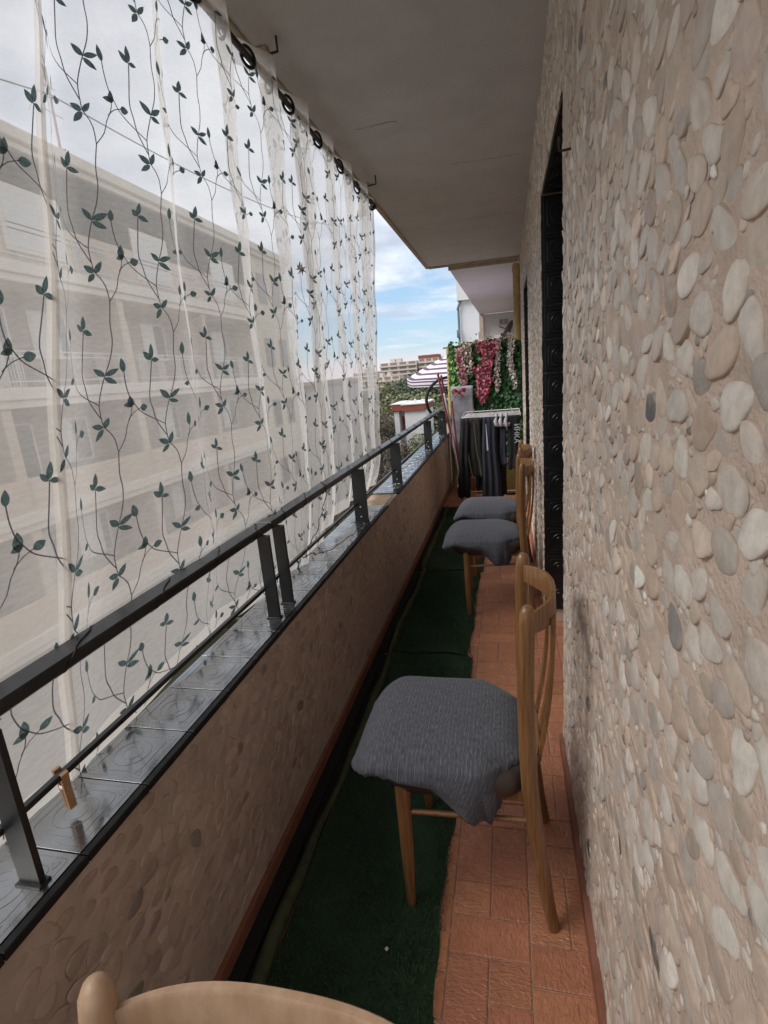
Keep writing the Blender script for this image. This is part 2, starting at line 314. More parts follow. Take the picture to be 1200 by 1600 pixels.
# ------------------------------------------------------------ pebble dash
LAST = []
def pebbles(y0, y1, z0, z1, x, sgn, dens, smin, smax, prot, keep, palette, seed, lod, avoid=None):
    """rounded stones bedded in a wall plane X=x, bulging towards sgn; returns V,F,C"""
    r = np.random.RandomState(seed)
    sp = dens; ny = int((y1-y0)/sp); nz = int((z1-z0)/sp)
    yy, zz = np.meshgrid(np.arange(ny), np.arange(nz)); yy = yy.ravel().astype(float); zz = zz.ravel().astype(float)
    yy = y0 + (yy + .5*(zz % 2) + r.uniform(-.42, .42, len(yy)))*sp; zz = z0 + (zz + .5 + r.uniform(-.42, .42, len(zz)))*sp
    k = keep(yy, zz) & (yy < y1) & (zz < z1-.01) & (zz > z0+.01); yy, zz = yy[k], zz[k]; n = len(yy)
    nu, nvr = lod
    size0 = smin + (smax-smin)*r.beta(1.3, 2.2, n); order = np.argsort(-size0); cell = smax; H_ = {}; acc = []
    for i in order:
        a_, b_, s0 = yy[i], zz[i], size0[i]; ci, cj = int(a_/cell), int(b_/cell); ok = True
        for di_ in (-1, 0, 1):
            for dj_ in (-1, 0, 1):
                for (p_, q_, t_) in H_.get((ci+di_, cj+dj_), ()):
                    if abs(p_-a_) < (s0+t_)*.56 and ((p_-a_)/1.16)**2+((q_-b_)/.86)**2 < ((s0+t_)*.47)**2: ok = False; break
                if not ok: break
            if not ok: break
        if ok: H_.setdefault((ci, cj), []).append((a_, b_, s0)); acc.append(i)
    if avoid is not None:
        cs = .08; G_ = {}
        for (p_, q_, t_) in avoid: G_.setdefault((int(p_/cs), int(q_/cs)), []).append((p_, q_, t_))
        acc = [i for i in acc if not any(((p_-yy[i])/1.16)**2+((q_-zz[i])/.86)**2 < ((size0[i]+t_)*.45)**2 for di_ in (-1,0,1) for dj_ in (-1,0,1) for (p_, q_, t_) in G_.get((int(yy[i]/cs)+di_, int(zz[i]/cs)+dj_), ()))]
    acc = np.array(acc); yy, zz, size = yy[acc], zz[acc], size0[acc]; n = len(yy); LAST[:] = list(zip(yy, zz, size))
    a = np.arange(nu)*2*np.pi/nu; rr = np.sin(np.linspace(.12, .5, nvr)*np.pi); hh = np.cos(np.linspace(.12, .5, nvr)*np.pi)**.8
    # rings from the crown to the rim, then a skirt into the mortar
    rad = np.concatenate([rr, [1.03]]); hgt = np.concatenate([hh, [-.45]])
    el = r.uniform(1.15, 1.7, n)
    ang = r.normal(0, .5, n)
    wob = 1 + .16*r.uniform(-1, 1, (n, 1))*np.cos(2*a+r.uniform(0, 6.28, (n, 1))) + .15*r.uniform(-1, 1, (n, 1))*np.cos(3*a+r.uniform(0, 6.28, (n, 1))) + .06*r.uniform(-1, 1, (n, 1))*np.cos(5*a+r.uniform(0, 6.28, (n, 1))) + .02*r.uniform(-1, 1, (n, nu))
    pr = prot*r.uniform(.35, 1.15, n)*(size/smax)**.45
    L_, W_ = size*.53*np.sqrt(el), size*.53/np.sqrt(el)
    ca, sa = np.cos(ang), np.sin(ang)
    px = (L_[:, None]*np.cos(a)*wob)[:, None, :]*rad[None, :, None]; pw = (W_[:, None]*np.sin(a)*wob)[:, None, :]*rad[None, :, None]
    Yc = yy[:, None, None] + px*ca[:, None, None] - pw*sa[:, None, None]; Zc = zz[:, None, None] + px*sa[:, None, None] + pw*ca[:, None, None]
    tilt = r.normal(0, .16, (n, 1, 1))
    Xc = x + sgn*(pr[:, None, None]*hgt[None, :, None] + np.where(hgt > 0, 1, 0)[None, :, None]*tilt*(Zc-zz[:, None, None])*.6)
    top = np.stack([x + sgn*pr*1.06, yy, zz], -1)[:, None, :]
    V = np.concatenate([np.stack([np.broadcast_to(Xc, Yc.shape), Yc, Zc], -1).reshape(n, -1, 3), top], 1)
    per = V.shape[1]; nr_ = len(rad); fs = []
    for i in range(nr_-1):
        for j in range(nu):
            q = (i*nu+j, i*nu+(j+1) % nu, (i+1)*nu+(j+1) % nu, (i+1)*nu+j); fs.append(q if sgn < 0 else q[::-1])
    for j in range(0, nu, 2):
        q = (per-1, (j+2) % nu, (j+1) % nu, j); fs.append(q if sgn < 0 else q[::-1])
    F = (np.array(fs)[None] + (np.arange(n)*per)[:, None, None]).reshape(-1, 4)
    pal = np.array([c[:3] for c in palette]); wt = np.array([c[3] for c in palette]); ci = r.choice(len(pal), n, p=wt/wt.sum())
    if sgn < 0: pal = pal*np.array((1.02, .985, .94))
    C = pal[ci]*(1 + (.13 if sgn < 0 else .06)*r.normal(0, 1, (n, 1))).clip(.6, 1.5)
    C = np.repeat(C[:, None], per, 1)
    # weight that turns each stone browner towards its rim
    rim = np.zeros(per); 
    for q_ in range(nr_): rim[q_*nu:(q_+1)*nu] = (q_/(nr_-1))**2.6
    return V.reshape(-1, 3), F, np.clip(C, 0, .9).reshape(-1, 3), np.tile(rim, n)

PAL = [(.66,.615,.57,5), (.61,.565,.53,3.5), (.64,.55,.475,5), (.60,.49,.41,3.6), (.74,.71,.67,3.8), (.53,.475,.425,1.3), (.15,.155,.165,.16), (.54,.45,.41,1.2), (.29,.285,.28,.25)]
PAL_IN = [(.46,.37,.32,5), (.49,.39,.325,4), (.41,.33,.28,2.2), (.53,.44,.38,3), (.26,.22,.195,.4)]
OPEN = [(1.905, 3.0, 2.25), (4.8, 5.84, 2.2)]
def solid(y, z):
    k = np.ones(len(y), bool)
    for a, b_, t in OPEN: k &= ~((y > a-.012) & (y < b_+.012) & (z < t+.012))
    return k
wall = empty('pebble_dash_wall', (.3, 3, 0), 'long house wall of rounded pebbles set in pinkish mortar, right of the walkway', 'wall')
wall_T = Vector((-.3, -3, 0))
WX = .18
def under(o): o.parent = wall; o.location = wall_T; return o
# mortar sheets with a gentle unevenness
def sheet(y0, y1, z0, z1, x, amp, step, seed, sgn=1):
    ny = max(2, int((y1-y0)/step)+1); nz = max(2, int((z1-z0)/step)+1)
    Y, Z = np.meshgrid(np.linspace(y0, y1, ny), np.linspace(z0, z1, nz)); r = np.random.RandomState(seed)
    D = np.zeros_like(Y)
    for k in range(9):
        fy, fz, ph = r.normal(0, 26), r.normal(0, 26), r.uniform(0, 6.28); D += np.sin(fy*Y+fz*Z+ph)
    D = D/9*amp*2.2
    V = np.stack([x+D, Y, Z], -1).reshape(-1, 3); i = np.arange(ny*nz).reshape(nz, ny)
    F = np.stack([i[:-1, :-1], i[1:, :-1], i[1:, 1:], i[:-1, 1:]], -1).reshape(-1, 4)
    return V, F[:, ::sgn]
parts = []
segs = [(-1.6, 1.905, .0, 2.705), (1.905, 3.0, 2.25, 2.705), (3.0, 4.8, 0, 2.705), (4.8, 5.84, 2.2, 2.705), (5.84, 7.2, 0, 2.705)]
def join(ps):
    Vs, Fs, Cs, Ms = [], [], [], []; k = 0
    for V, F, C, mi in ps:
        Vs.append(V); Fs.append(F+k); Cs.append(C if C is not None else np.full((len(V), 3), .5)); Ms.append(np.full(len(F), mi)); k += len(V)
    return np.concatenate(Vs), np.concatenate(Fs), np.concatenate(Cs), np.concatenate(Ms)
for i, (a, b_, c, d) in enumerate(segs):
    V, F = sheet(a, b_, c, d, WX, .0012, .02, 5); parts.append((V, F, None, 0))
RIM_BROWN = np.array((.40, .28, .205))
def stones(y0, y1, sp, smin, smax, prot, seed, lod, pal=PAL, x=WX, sgn=-1, z0=.06, z1=2.7, keep=solid, rimc=RIM_BROWN, avoid=None):
    V, F, C, rim = pebbles(y0, y1, z0, z1, x, sgn, sp, smin, smax, prot, keep, pal, seed, lod, avoid)
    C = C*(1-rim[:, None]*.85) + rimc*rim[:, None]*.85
    return (V, F, C, 1)
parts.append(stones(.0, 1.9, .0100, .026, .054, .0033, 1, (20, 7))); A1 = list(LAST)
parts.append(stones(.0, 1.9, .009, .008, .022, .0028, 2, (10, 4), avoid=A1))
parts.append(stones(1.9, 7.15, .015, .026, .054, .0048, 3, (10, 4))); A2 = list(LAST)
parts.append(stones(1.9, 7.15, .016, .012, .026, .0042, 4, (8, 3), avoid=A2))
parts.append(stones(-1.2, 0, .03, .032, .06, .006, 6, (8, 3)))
V, F, C, MI = join(parts)
under(npmesh('wall_face', V, F, [M_['mortar'], M_['pebble']], None, True, C, MI))
b = MB()                                                      # the wall's body behind the face, with its two doorways
for i, (a, b_, c, d) in enumerate(segs): b.box(WX+.004, .44, a+(.004 if i else 0), b_-.004, c+.002, d)
under(b.build('wall_body', M_['mortar']))
# relief tile (used in the doorway and on the parapet)
def relief(mb, O, U, W, Nn, s, h=1.0, full=True):
    """square tile of side s at corner O, axes U,W, normal Nn"""
    O, U, W, Nn = map(Vector, (O, U, W, Nn)); g_ = .0013
    P = lambda u, w_, n_: O + U*(u*s) + W*(w_*s) + Nn*n_
    t = .008
    vs = []
    for (i, z) in ((g_/s, 0), (g_/s, t-.0002), (g_/s+.0015, t)):
        vs += [P(i, i, z), P(1-i, i, z), P(1-i, 1-i, z), P(i, 1-i, z)]
    fs = [(8,9,10,11)] + [(k*4+j, k*4+(j+1) % 4, k*4+4+(j+1) % 4, k*4+4+j) for k in range(2) for j in range(4)]
    if U.cross(W).dot(Nn) < 0: fs = [f[::-1] for f in fs]
    mb.add(vs, fs)
    def loop(pts, r, closed=True): mb.tube([P(a, c, t) for a, c in pts], r*s*h, 5, closed=closed, cap=not closed)
    def rsq(e, q):
        o = []
        for cx, cy, a0 in ((1-e-q, e+q, -90), (1-e-q, 1-e-q, 0), (e+q, 1-e-q, 90), (e+q, e+q, 180)):
            for k in range(4): a = R_(a0+k*30); o.append((cx+q*math.cos(a), cy+q*math.sin(a)))
        return o
    loop(rsq(.07, .04), .007); loop(rsq(.17, .10), .011)
    loop([(.5+.24*math.cos(a), .5+.24*math.sin(a)) for a in np.linspace(0, 2*math.pi, 21)[:-1]], .011)
    loop([(.5+.13*math.cos(a), .5+.13*math.sin(a)) for a in np.linspace(0, 2*math.pi, 15)[:-1]], .008)
    for sx in (0, 1):
        for sy in (0, 1):
            cx, cy = (.12 if not sx else .88), (.12 if not sy else .88); dx, dy = (1 if not sx else -1), (1 if not sy else -1)
            loop([(cx, cy), (cx+dx*.09, cy+dy*.02), (cx+dx*.02, cy+dy*.09)], .007)
TS = .1665
for di, (ya, yb, zt) in enumerate(OPEN):
    b = MB(); nz_ = int(zt/TS)+1
    for k in range(nz_):
        z0 = zt - (k+1)*TS
        if z0 < -.02: continue
        for q in range(2):
            if q == 0 or True:
                s_ = TS
                if q == 1: continue
            relief(b, (WX+.002, yb-.004, z0), (1,0,0), (0,0,1), (0,-1,0), s_, 1.9)
            relief(b, (WX+.002, ya+.004, z0), (1,0,0), (0,0,1), (0,1,0), s_, 1.9)
            b.box(WX+.002+TS+.001, .438, yb-.012, yb-.004, z0+.001, z0+TS-.001); b.box(WX+.002+TS+.001, .438, ya+.004, ya+.012, z0+.001, z0+TS-.001)
    for k in range(int((yb-ya-.03)/TS)):
        relief(b, (WX+.002, ya+.02+k*TS, zt-.004), (1,0,0), (0,1,0), (0,0,-1), TS)
        b.box(WX+.002+TS+.001, .438, ya+.021+k*TS, ya+.019+(k+1)*TS, zt-.012, zt-.004)
    o = under(b.build('doorway_tiles', M_['tile_reveal'], smooth=24)); o['label'] = 'black relief tiles lining the doorway'
    b = MB(); b.box(.40, .436, ya+.02, yb-.02, .02, zt-.02)
    for q in range(4): b.box(.392, .40, ya+.12, yb-.12, .12+q*.52, .52+q*.52)
    d_o = under(b.build('door', mat('dark_door', (.03, .022, .018), .4, var=.2)))
    b = MB(); b.tube([(.40, yb-.12, 1.02), (.36, yb-.12, 1.02), (.36, yb-.24, 1.02)], .009, 8)
    h_o = b.build('handle', M_['chrome'], smooth=60); h_o.parent = d_o
b = MB()
for (a, b_, c, d) in segs:
    if c == 0 and a > -1.7: b.bbox(WX-.016, WX+.001, max(a, -1.6), b_, .002, .062, .002)
under(b.build('skirting', M_['terra']))
b = MB(); b.tube([(WX+.02, 1.66, 2.005), (WX-.030, 1.655, 2.0), (WX-.034, 1.652, 2.003), (WX-.034, 1.650, 2.032)], .0034, 8)
tag(b.build('wall_hook', M_['rust'], smooth=60), 'small rusty L shaped hook sticking out of the pebble wall high up', 'hook')

# ------------------------------------------------------------ ceiling slab
ce = MB(); ce.box(-.915, .44, -1.6, 7.0, 2.705, 2.93)
co = ce.build('ceiling', [M_['plaster'], M_['plaster_edge']]); tag(co, 'dark grey plastered underside of the balcony above', None, None, 'structure')
b = MB(); b.bbox(-.93, -.895, -1.6, 7.0, 2.690, 2.9, .004); b.bbox(-.892, .17, 6.972, 7.004, 2.684, 2.9, .004)
c2 = b.build('ceiling_edge', M_['plaster_edge'], co)
b = MB(); r2 = random.Random(3)
for (x0, x1, y, j) in ((-.72, -.50, 3.05, .05), (-.75, .1, 5.05, .03), (-.3, .1, 3.75, .04)):
    pts = []; x = x0; yy = y
    while x < x1: pts.append((x, yy, 2.7042)); x += r2.uniform(.012, .03); yy += r2.uniform(-.012, .012)
    for i in range(len(pts)-1):
        wd = r2.uniform(.0008, .0028); a, c = pts[i], pts[i+1]; b.quad((a[0],a[1]-wd,a[2]), (c[0],c[1]-wd,c[2]), (c[0],c[1]+wd,c[2]), (a[0],a[1]+wd,a[2]))
b.build('plaster_crack', mat('crack', (.05, .04, .035), .95), co)
for (x, y, flip, lb) in ((-.80, 2.20, 1, 'rusty L shaped hook in the ceiling beside the second large eyelet, nearer one'), (-.79, 3.72, 1, 'rusty L shaped hook in the ceiling near the far end of the curtain rod')):
    b = MB(); b.tube([(x+.01, y, 2.71), (x+.012, y-.005, 2.655), (x-.045, y-.012, 2.648)], .0048, 8)
    tag(b.build('ceiling_hook', M_['rust'], smooth=60), lb, 'hook', 'hooks under the ceiling')

# ------------------------------------------------------------ floor tiles
fl = MB(); tile_c, tile_d = [], []; r2 = random.Random(5); s_ = .1045
V_, F_, C_, D_ = [], [], [], []
def ftile(xa, xb, ya, yb, along):
    yb = min(yb, 6.99); k = len(V_); g_ = .0020; h = r2.uniform(-.0006, .0006); xa += g_; xb -= g_; ya += g_; yb -= g_; e = .003
    V_.extend([(xa,ya,-.006),(xb,ya,-.006),(xb,yb,-.006),(xa,yb,-.006),(xa,ya,-.0014+h),(xb,ya,-.0014+h),(xb,yb,-.0014+h),(xa,yb,-.0014+h),(xa+e,ya+e,h),(xb-e,ya+e,h),(xb-e,yb-e,h),(xa+e,yb-e,h)])
    F_.extend([(k+8,k+9,k+10,k+11)] + [(k+a*4+j, k+a*4+(j+1) % 4, k+a*4+4+(j+1) % 4, k+a*4+4+j) for a in range(2) for j in range(4)])
    t = r2.uniform(.88, 1.1); C_.extend([(.52*t, .222*t*r2.uniform(.95, 1.06), .125*t)]*12); D_.extend([along]*12)
S2 = s_*2
for ci in range(6):
    xb = .231+S2 - ci*S2; xa = xb-S2
    y = -.9 + (.5*s_ if ci % 2 else 0) + .08
    row = 0
    while y < 6.95:
        q = r2.random()
        if (row+ci) % 2 == 0: ftile(xa, xa+s_, y, y+S2, 1.); ftile(xa+s_, xb, y, y+S2, 1.) if q < .7 else (ftile(xa+s_, xb, y, y+s_, 0.), ftile(xa+s_, xb, y+s_, y+S2, 1.))
        else: ftile(xa, xb, y, y+s_, 0.); ftile(xa, xb, y+s_, y+S2, 0.) if q < .7 else (ftile(xa, xa+s_, y+s_, y+S2, 1.), ftile(xa+s_, xb, y+s_, y+S2, 0.))
        y += S2; row += 1
V = np.array(V_); F = np.array(F_)
fo = npmesh('floor', np.vstack([V, [(-.78,-1,-.004),(.5,-1,-.004),(.5,7,-.004),(-.78,7,-.004)]]), np.vstack([F, [[len(V)+i for i in range(4)]]]), [M_['floor_tile'], M_['grout']], None, False,
            np.vstack([C_, [[.3,.2,.15]]*4]), np.array([0]*len(F)+[1]))
a = fo.data.attributes.new('dir', 'FLOAT', 'POINT'); a.data.foreach_set('value', np.array(D_+[0]*4, np.float32))
tag(fo, 'orange terracotta floor tiles with a rippled glaze', None, None, 'structure')
b = MB(); b.box(-.93, .5, -1.6, 13.2, -.2, -.0065); b.build('floor_slab', M_['cement'], fo)

# ------------------------------------------------------------ parapet with tiled sill
par = empty('parapet_wall', (-.84, 3, 0), 'low brown pebble parapet along the left edge with glossy black tiled top', 'wall')
pT = Vector((.84, -3, 0)); PXI, PXO, PZ = -.747, -.925, .70
def pun(o): o.parent = par; o.location = pT; return o
ps = []; V, F = sheet(-1.5, 7.2, 0, .695, PXI, .0018, .02, 8, -1); ps.append((V, F, None, 0))
allk = lambda y, z: np.ones(len(y), bool)
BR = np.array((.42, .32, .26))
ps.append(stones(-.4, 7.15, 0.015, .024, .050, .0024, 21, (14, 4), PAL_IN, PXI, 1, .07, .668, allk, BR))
V, F, C, MI = join(ps)
M_['pebble_in'] = mat('brown_pebbles', (.5, .5, .5), .6, spec=.35, var=.14, vscale=50, bump=.2, bscale=200, bdist=.001, attr='col'); film(M_['pebble_in'], (.50, .395, .33), 14, .48, .7)
pun(npmesh('wall_face', V, F, [M_['mortar_in'], M_['pebble_in']], None, True, C, MI))
b = MB(); b.box(PXO+.01, PXI-.004, -1.5, 13.2, -.2, .694); pun(b.build('wall_body', M_['cement']))
b = MB(); b.bbox(PXI-.001, PXI+.014, -1.5, 7.1, .002, .062, .002); pun(b.build('skirting', M_['terra']))
b = MB(); be = MB(); y = -1.06
while y < 6.95:
    if not (3.06 < y+TS*.5 < 3.42):
        relief(b, (PXO+.006, y, .696), (1,0,0), (0,1,0), (0,0,1), TS, .4)
        be.bbox(PXO+.007+TS, PXI+.012, y+.001, y+TS-.001, .687, .7045, .002)       # black glazed inner edge
    y += TS + .001
pun(be.build('sill_edge', mat('black_edge', (.012, .012, .013), .5, spec=.3, var=.4, vscale=30, bump=.4, bscale=80, bdist=.002)))
pun(b.build('sill_tiles', M_['tile_black'], smooth=24))
b = MB()
V, F = sheet(3.03, 3.42, PXO+.01, PXI-.002, .7, .0025, .01, 9)
V = V[:, [2, 1, 0]]
o = pun(npmesh('sill_mortar', V, F[:, ::-1], M_['cement'], None, True)); o['label'] = 'bare beige mortar patch where sill tiles are missing'
b = MB(); r2 = random.Random(4)
y = 3.02
pts = []
while y < 3.45: pts.append((PXI+.004, y, .698+r2.uniform(-.004, .004))); y += .012
b.tube(pts, [.004+r2.uniform(0, .004) for _ in pts], 5); pun(b.build('sill_rubble', M_['mortar_in'], smooth=60))

# ------------------------------------------------------------ railing
rail = empty('balcony_railing', (-.81, 3, .7), 'black metal handrail on flat posts above the tiled parapet', 'railing')
rT = Vector((.81, -3, -.7))
def run(o): o.parent = rail; o.location = rT; return o
b = MB()
for (y0, y1) in ((-1.4, 1.618), (1.622, 6.95)): b.bbox(-.852, -.795, y0, y1, .998, 1.024, .004)
run(b.build('top_rail', M_['metal_black']))
b = MB()
for (y0, y1) in ((-1.4, 1.6), (1.64, 6.9)):
    b.bbox(-.832, -.817, y0, y1, .80, .812, .002)
run(b.build('lower_rail', M_['metal_black']))
XPC = [-.79, -.795, -.795, -.80, -.805, -.805, -.805]
for k, (y, wx) in enumerate(((.548, .042), (1.545, .042), (1.665, .042), (2.74, .074), (3.78, .074), (5.45, .08), (6.72, .10))):
    b = MB(); xc_ = XPC[k]; b.bbox(xc_-wx/2, xc_+wx/2, y, y+(.012 if k < 6 else .05), .704, .999, .002)
    b.bbox(xc_-wx/2-.004, xc_+wx/2+.004, y-.006, y+.018, .7035, .709, .001)
    p_ = run(b.build('post', M_['metal_black']))
    if k >= 3 and k < 6:
        for z in (.735, .79):
            b = MB(); b.lathe([(0,.004),(.004,.003),(.0055,0),(.0055,-.004)], (0,0,0), 10); b.v = [(xc_+v[0], y-.001-v[2], z+v[1]) for v in b.v]
            q = b.build('bolt', M_['chrome'], smooth=50); q.parent = p_
# fairy-light cable wound round the handrail
b = MB(); pts = []; r2 = random.Random(2); y = .2
def wind(y0, y1, pitch, rr, cx=-.8235, cz=1.011):
    pts = []; y = y0; a = 0
    while y < y1:
        q = a; c, s__ = math.cos(q), math.sin(q); k = .0300/max(abs(c), abs(s__)*2.0, .01)
        pts.append((cx + c*min(k, .0302), y, cz + s__*k*1.0)); st = .35; a += st; y += pitch*st/6.283*r2.uniform(.6, 1.4)
    return pts
p1 = wind(.25, 2.4, .24, .03); b.tube(p1, .0016, 5)
p2 = wind(3.0, 6.6, .35, .03); b.tube(p2, .0023, 5)
def wig(pts, n=10, j=.008):
    o = []
    for i in range(len(pts)-1):
        a, c = Vector(pts[i]), Vector(pts[i+1])
        for k in range(n): o.append(a.lerp(c, k/n) + Vector([r2.uniform(-j, j) for _ in range(3)]))
    return o + [Vector(pts[-1])]
drop = [(-.79, 2.2, 1.0), (-.80, 2.05, .86), (-.82, 1.9, .80), (-.79, 2.15, .74), (-.76, 2.6, .722), (-.752, 2.9, .715), (-.748, 3.2, .712), (-.755, 3.5, .72), (-.80, 3.72, .735), (-.84, 3.9, .76), (-.83, 4.4, .73), (-.80, 5.0, .73), (-.80, 5.4, .78), (-.80, 6.0, .96), (-.79, 6.6, .90)]
b.tube(wig(drop, 10, .006), .0018, 5)
sl_ = b.build('light_string', M_['wire'], smooth=60); tag(sl_, 'thin dark fairy light cable wound around the black handrail', 'string lights')
b = MB()
for i in range(26):
    q = drop[min(len(drop)-1, int(i/26*len(drop)))]; q2 = drop[min(len(drop)-1, int(i/26*len(drop))+1)]; t = r2.random()
    c = [q[k]*(1-t)+q2[k]*t + r2.uniform(-.012, .012) for k in range(3)]; c[2] = max(c[2], .722); b.lathe([(0,-.006),(.004,-.003),(.004,.004),(0,.008)], c, 6)
tag(b.build('bulbs', M_['bulb'], sl_, smooth=60), kind='stuff')

# ------------------------------------------------------------ curtain
LAM, AMP = .362, .050
ROD_X, ROD_Z = -.852, 2.592
def base_x(z):
    if z > 1.0: return ROD_X + (-.865-ROD_X)*min(1, (2.6-z)/1.2)
    t = (1.0-z)/.3; return -.868 - .062*min(1, t)**1.3
# arc length table at the top
def wave(y, z):
    f = (y-1.70)/LAM; fade = .34 + .66*max(0, min(1, (z-.72)/1.75))**.8
    a = AMP*fade*(1 + .18*math.sin(y*3.1+1))
    ph = 2*math.pi*f + .25*math.sin(2.1*z+y*1.7)*(1-max(0, min(1, (z-2.2)/.3)))
    pj = ph - .62*math.sin(ph); s1 = math.sin(pj) + .10*math.sin(2*pj+.7)
    return a*s1 + .006*math.sin(5.3*z+9*y)*(1-fade) + .004*math.sin(13*z+4*y)
def skew(y, z):
    d = max(0., 2.58-z)
    k = .02 + .20*(max(0, 2.0-y)/.9)**1.2*(1 if y > .9 else 1) + .19/(1+math.exp(-(y-3.45)*6))
    return -k*d + .24*max(0, .95-z)*max(0, min(1, (2.0-y)/.9))
tabs = {}
def tab(y0, y1):
    n = 1500; ys = np.linspace(y0, y1, n); xs = np.array([wave(v, 2.2) for v in ys]); s = np.concatenate([[0], np.cumsum(np.hypot(np.diff(xs), np.diff(ys)))])
    return s, ys
def make_curtain(y0, y1, zbot, s_off, v_off, label, lift=0, dx=0, off_left=False):
    s_tab, y_tab = tab(y0, y1); S = s_tab[-1]
    def pos(s, z):
        y = float(np.interp(s, s_tab, y_tab)); zb = zbot(y)
        zz = zb + (z-.70)*(2.64-zb)/(2.64-.70)
        x = base_x(zz) + wave(y, zz) + dx
        yy = y + skew(y, zz)
        t = max(0, .85-zz)
        if y < 2.3 and t > 0: zz2 = zz + .012*math.sin(y*14)*t*6
        else: zz2 = zz
        # gathered, tied bottom corner near the double post
        g_ = max(0, 1-abs(y-2.14)/.42)**1.5*max(0, min(1, (1.45-zz)/.65))
        yy = yy*(1-.72*g_) + 2.07*.72*g_; x = x*(1-.6*g_) + (-.84)*.6*g_
        return Vector((x, yy, zz2))
    def nrmv(s, z):
        e = .004; a = pos(s+e, z)-pos(s-e, z); c = pos(s, z+e)-pos(s, z-e); q = a.cross(c); q.normalize()
        return q if q.x > 0 else -q
    ns = int(S/.006); zs = np.concatenate([np.linspace(.70, 2.548, 56), np.linspace(2.552, 2.632, 20)]); nz_ = len(zs); ss = np.linspace(0, S, ns)
    Vv = [pos(a, z) for z in zs for a in ss]; i = np.arange(ns*nz_).reshape(nz_, ns)
    F = np.stack([i[:-1, :-1], i[:-1, 1:], i[1:, 1:], i[1:, :-1]], -1).reshape(-1, 4)
    zc_ = np.repeat(zs[:-1], ns-1); sc_ = np.tile(ss[:-1], nz_-1); mi = np.where((zc_ < .738) | (zc_ > 2.545) | (sc_ < .018) | (sc_ > S-.03), 1, 0)
    uv_v = np.array([(a, z) for z in zs for a in ss])
    zm = np.repeat((zs[:-1]+zs[1:])/2, ns-1); sm = np.tile((ss[:-1]+ss[1:])/2, nz_-1); keep_ = np.ones(len(F), bool)
    k = math.ceil((y0+.03-1.70)/(LAM/2))
    while 1.70 + k*LAM/2 < y1-.02:
        se = float(np.interp(1.70+k*LAM/2, y_tab, s_tab)); keep_ &= (sm-se)**2+(zm-ROD_Z+.004)**2 > .0285**2; k += 1
    F = F[keep_]; mi = mi[keep_]
    V = [tuple(v) for v in Vv]; faces = [tuple(f) for f in F]; mis = list(mi); UV = [tuple(u) for u in uv_v]
    # embroidery
    main = [(.032,.1735),(.026,.121),(.031,.083),(.022,.041),(0,0),(-.016,-.035),(-.025,-.066),(-.02,-.096),(-.013,-.117),(.004,-.13),(.022,-.149),(.032,-.183)]
    paths = [(main, .00115), ([(.032,-.183),(.062,-.153),(.072,-.126),(.09,-.1),(.095,-.082)], .001), ([(.08,-.11),(.104,-.094),(.135,-.085)], .001),
             ([(-.077,.104),(-.084,.062),(-.091,.015),(-.087,-.006),(-.078,-.023),(-.067,-.05),(-.045,-.074),(-.022,-.096)], .0013),
             ([(-.194,.077),(-.19,.055),(-.184,.036),(-.173,.014),(-.158,-.001),(-.137,-.02),(-.116,-.031),(-.089,-.042),(-.067,-.05),(-.045,-.058),(-.025,-.066)], .00115)]
    leaves = [((0,0),(-.038,.027),1),((.002,.001),(.050,.023),.9),((-.001,-.004),(.043,-.018),.9),((-.015,-.119),(-.056,-.105),1),((-.012,-.121),(.009,-.088),.9),((-.015,-.122),(-.045,-.148),.9),
              ((-.08,.103),(-.108,.125),1),((-.077,.106),(-.074,.148),.9),((-.077,.104),(-.041,.098),.9),((.093,-.082),(.091,-.042),1),((.13,-.087),(.160,-.080),1.3),((-.194,.077),(-.199,.115),1),((-.158,-.001),(-.193,-.007),1)]
    def emit(pts, fcs, mi_):
        k = len(V)
        for (s, z) in pts: 
            q = pos(s, z) + nrmv(s, z)*.0016; V.append(tuple(q)); UV.append((s, z))
        for f in fcs: faces.append(tuple(k+j for j in f)); mis.append(mi_)
    rr = random.Random(int(y0*100)+3)
    c = -1
    while True:
        u0 = s_off + c*.150; c += 1
        if u0 - .25 > S: break
        r_ = 0
        for r_ in range(-1, 8):
            v0 = .86 + v_off - .07 + r_*.335 + (c % 3)*.034
            jx, jz = rr.uniform(-.006, .006), rr.uniform(-.006, .006)
            ok = lambda s, z: 0.004 < s < S-.004 and .703 < z < 2.575
            for path, wd in paths:
                P = [(u0+u*.57, v0+v*.942) for u, v in path]; fine = []
                for i_ in range(len(P)-1):
                    p0 = P[max(0, i_-1)]; p1 = P[i_]; p2 = P[i_+1]; p3 = P[min(len(P)-1, i_+2)]; n_ = max(2, int(math.dist(p1, p2)/.009))
                    for k in range(n_):
                        t = k/n_; fine.append(tuple(.5*((2*p1[a])+(-p0[a]+p2[a])*t+(2*p0[a]-5*p1[a]+4*p2[a]-p3[a])*t*t+(-p0[a]+3*p1[a]-3*p2[a]+p3[a])*t**3) for a in (0, 1)))
                fine.append(P[-1])
                for i_ in range(len(fine)-1):
                    a, e = fine[i_], fine[i_+1]
                    if not (ok(*a) and ok(*e)): continue
                    dx_, dz_ = e[0]-a[0], e[1]-a[1]; l_ = math.hypot(dx_, dz_) or 1; nx_, nz2_ = -dz_/l_*wd, dx_/l_*wd; ex, ez = dx_/l_*.0008, dz_/l_*.0008
                    emit([(a[0]-nx_-ex, a[1]-nz2_-ez), (e[0]-nx_+ex, e[1]-nz2_+ez), (e[0]+nx_+ex, e[1]+nz2_+ez), (a[0]+nx_-ex, a[1]+nz2_-ez)], [(0,1,2,3)], 3)
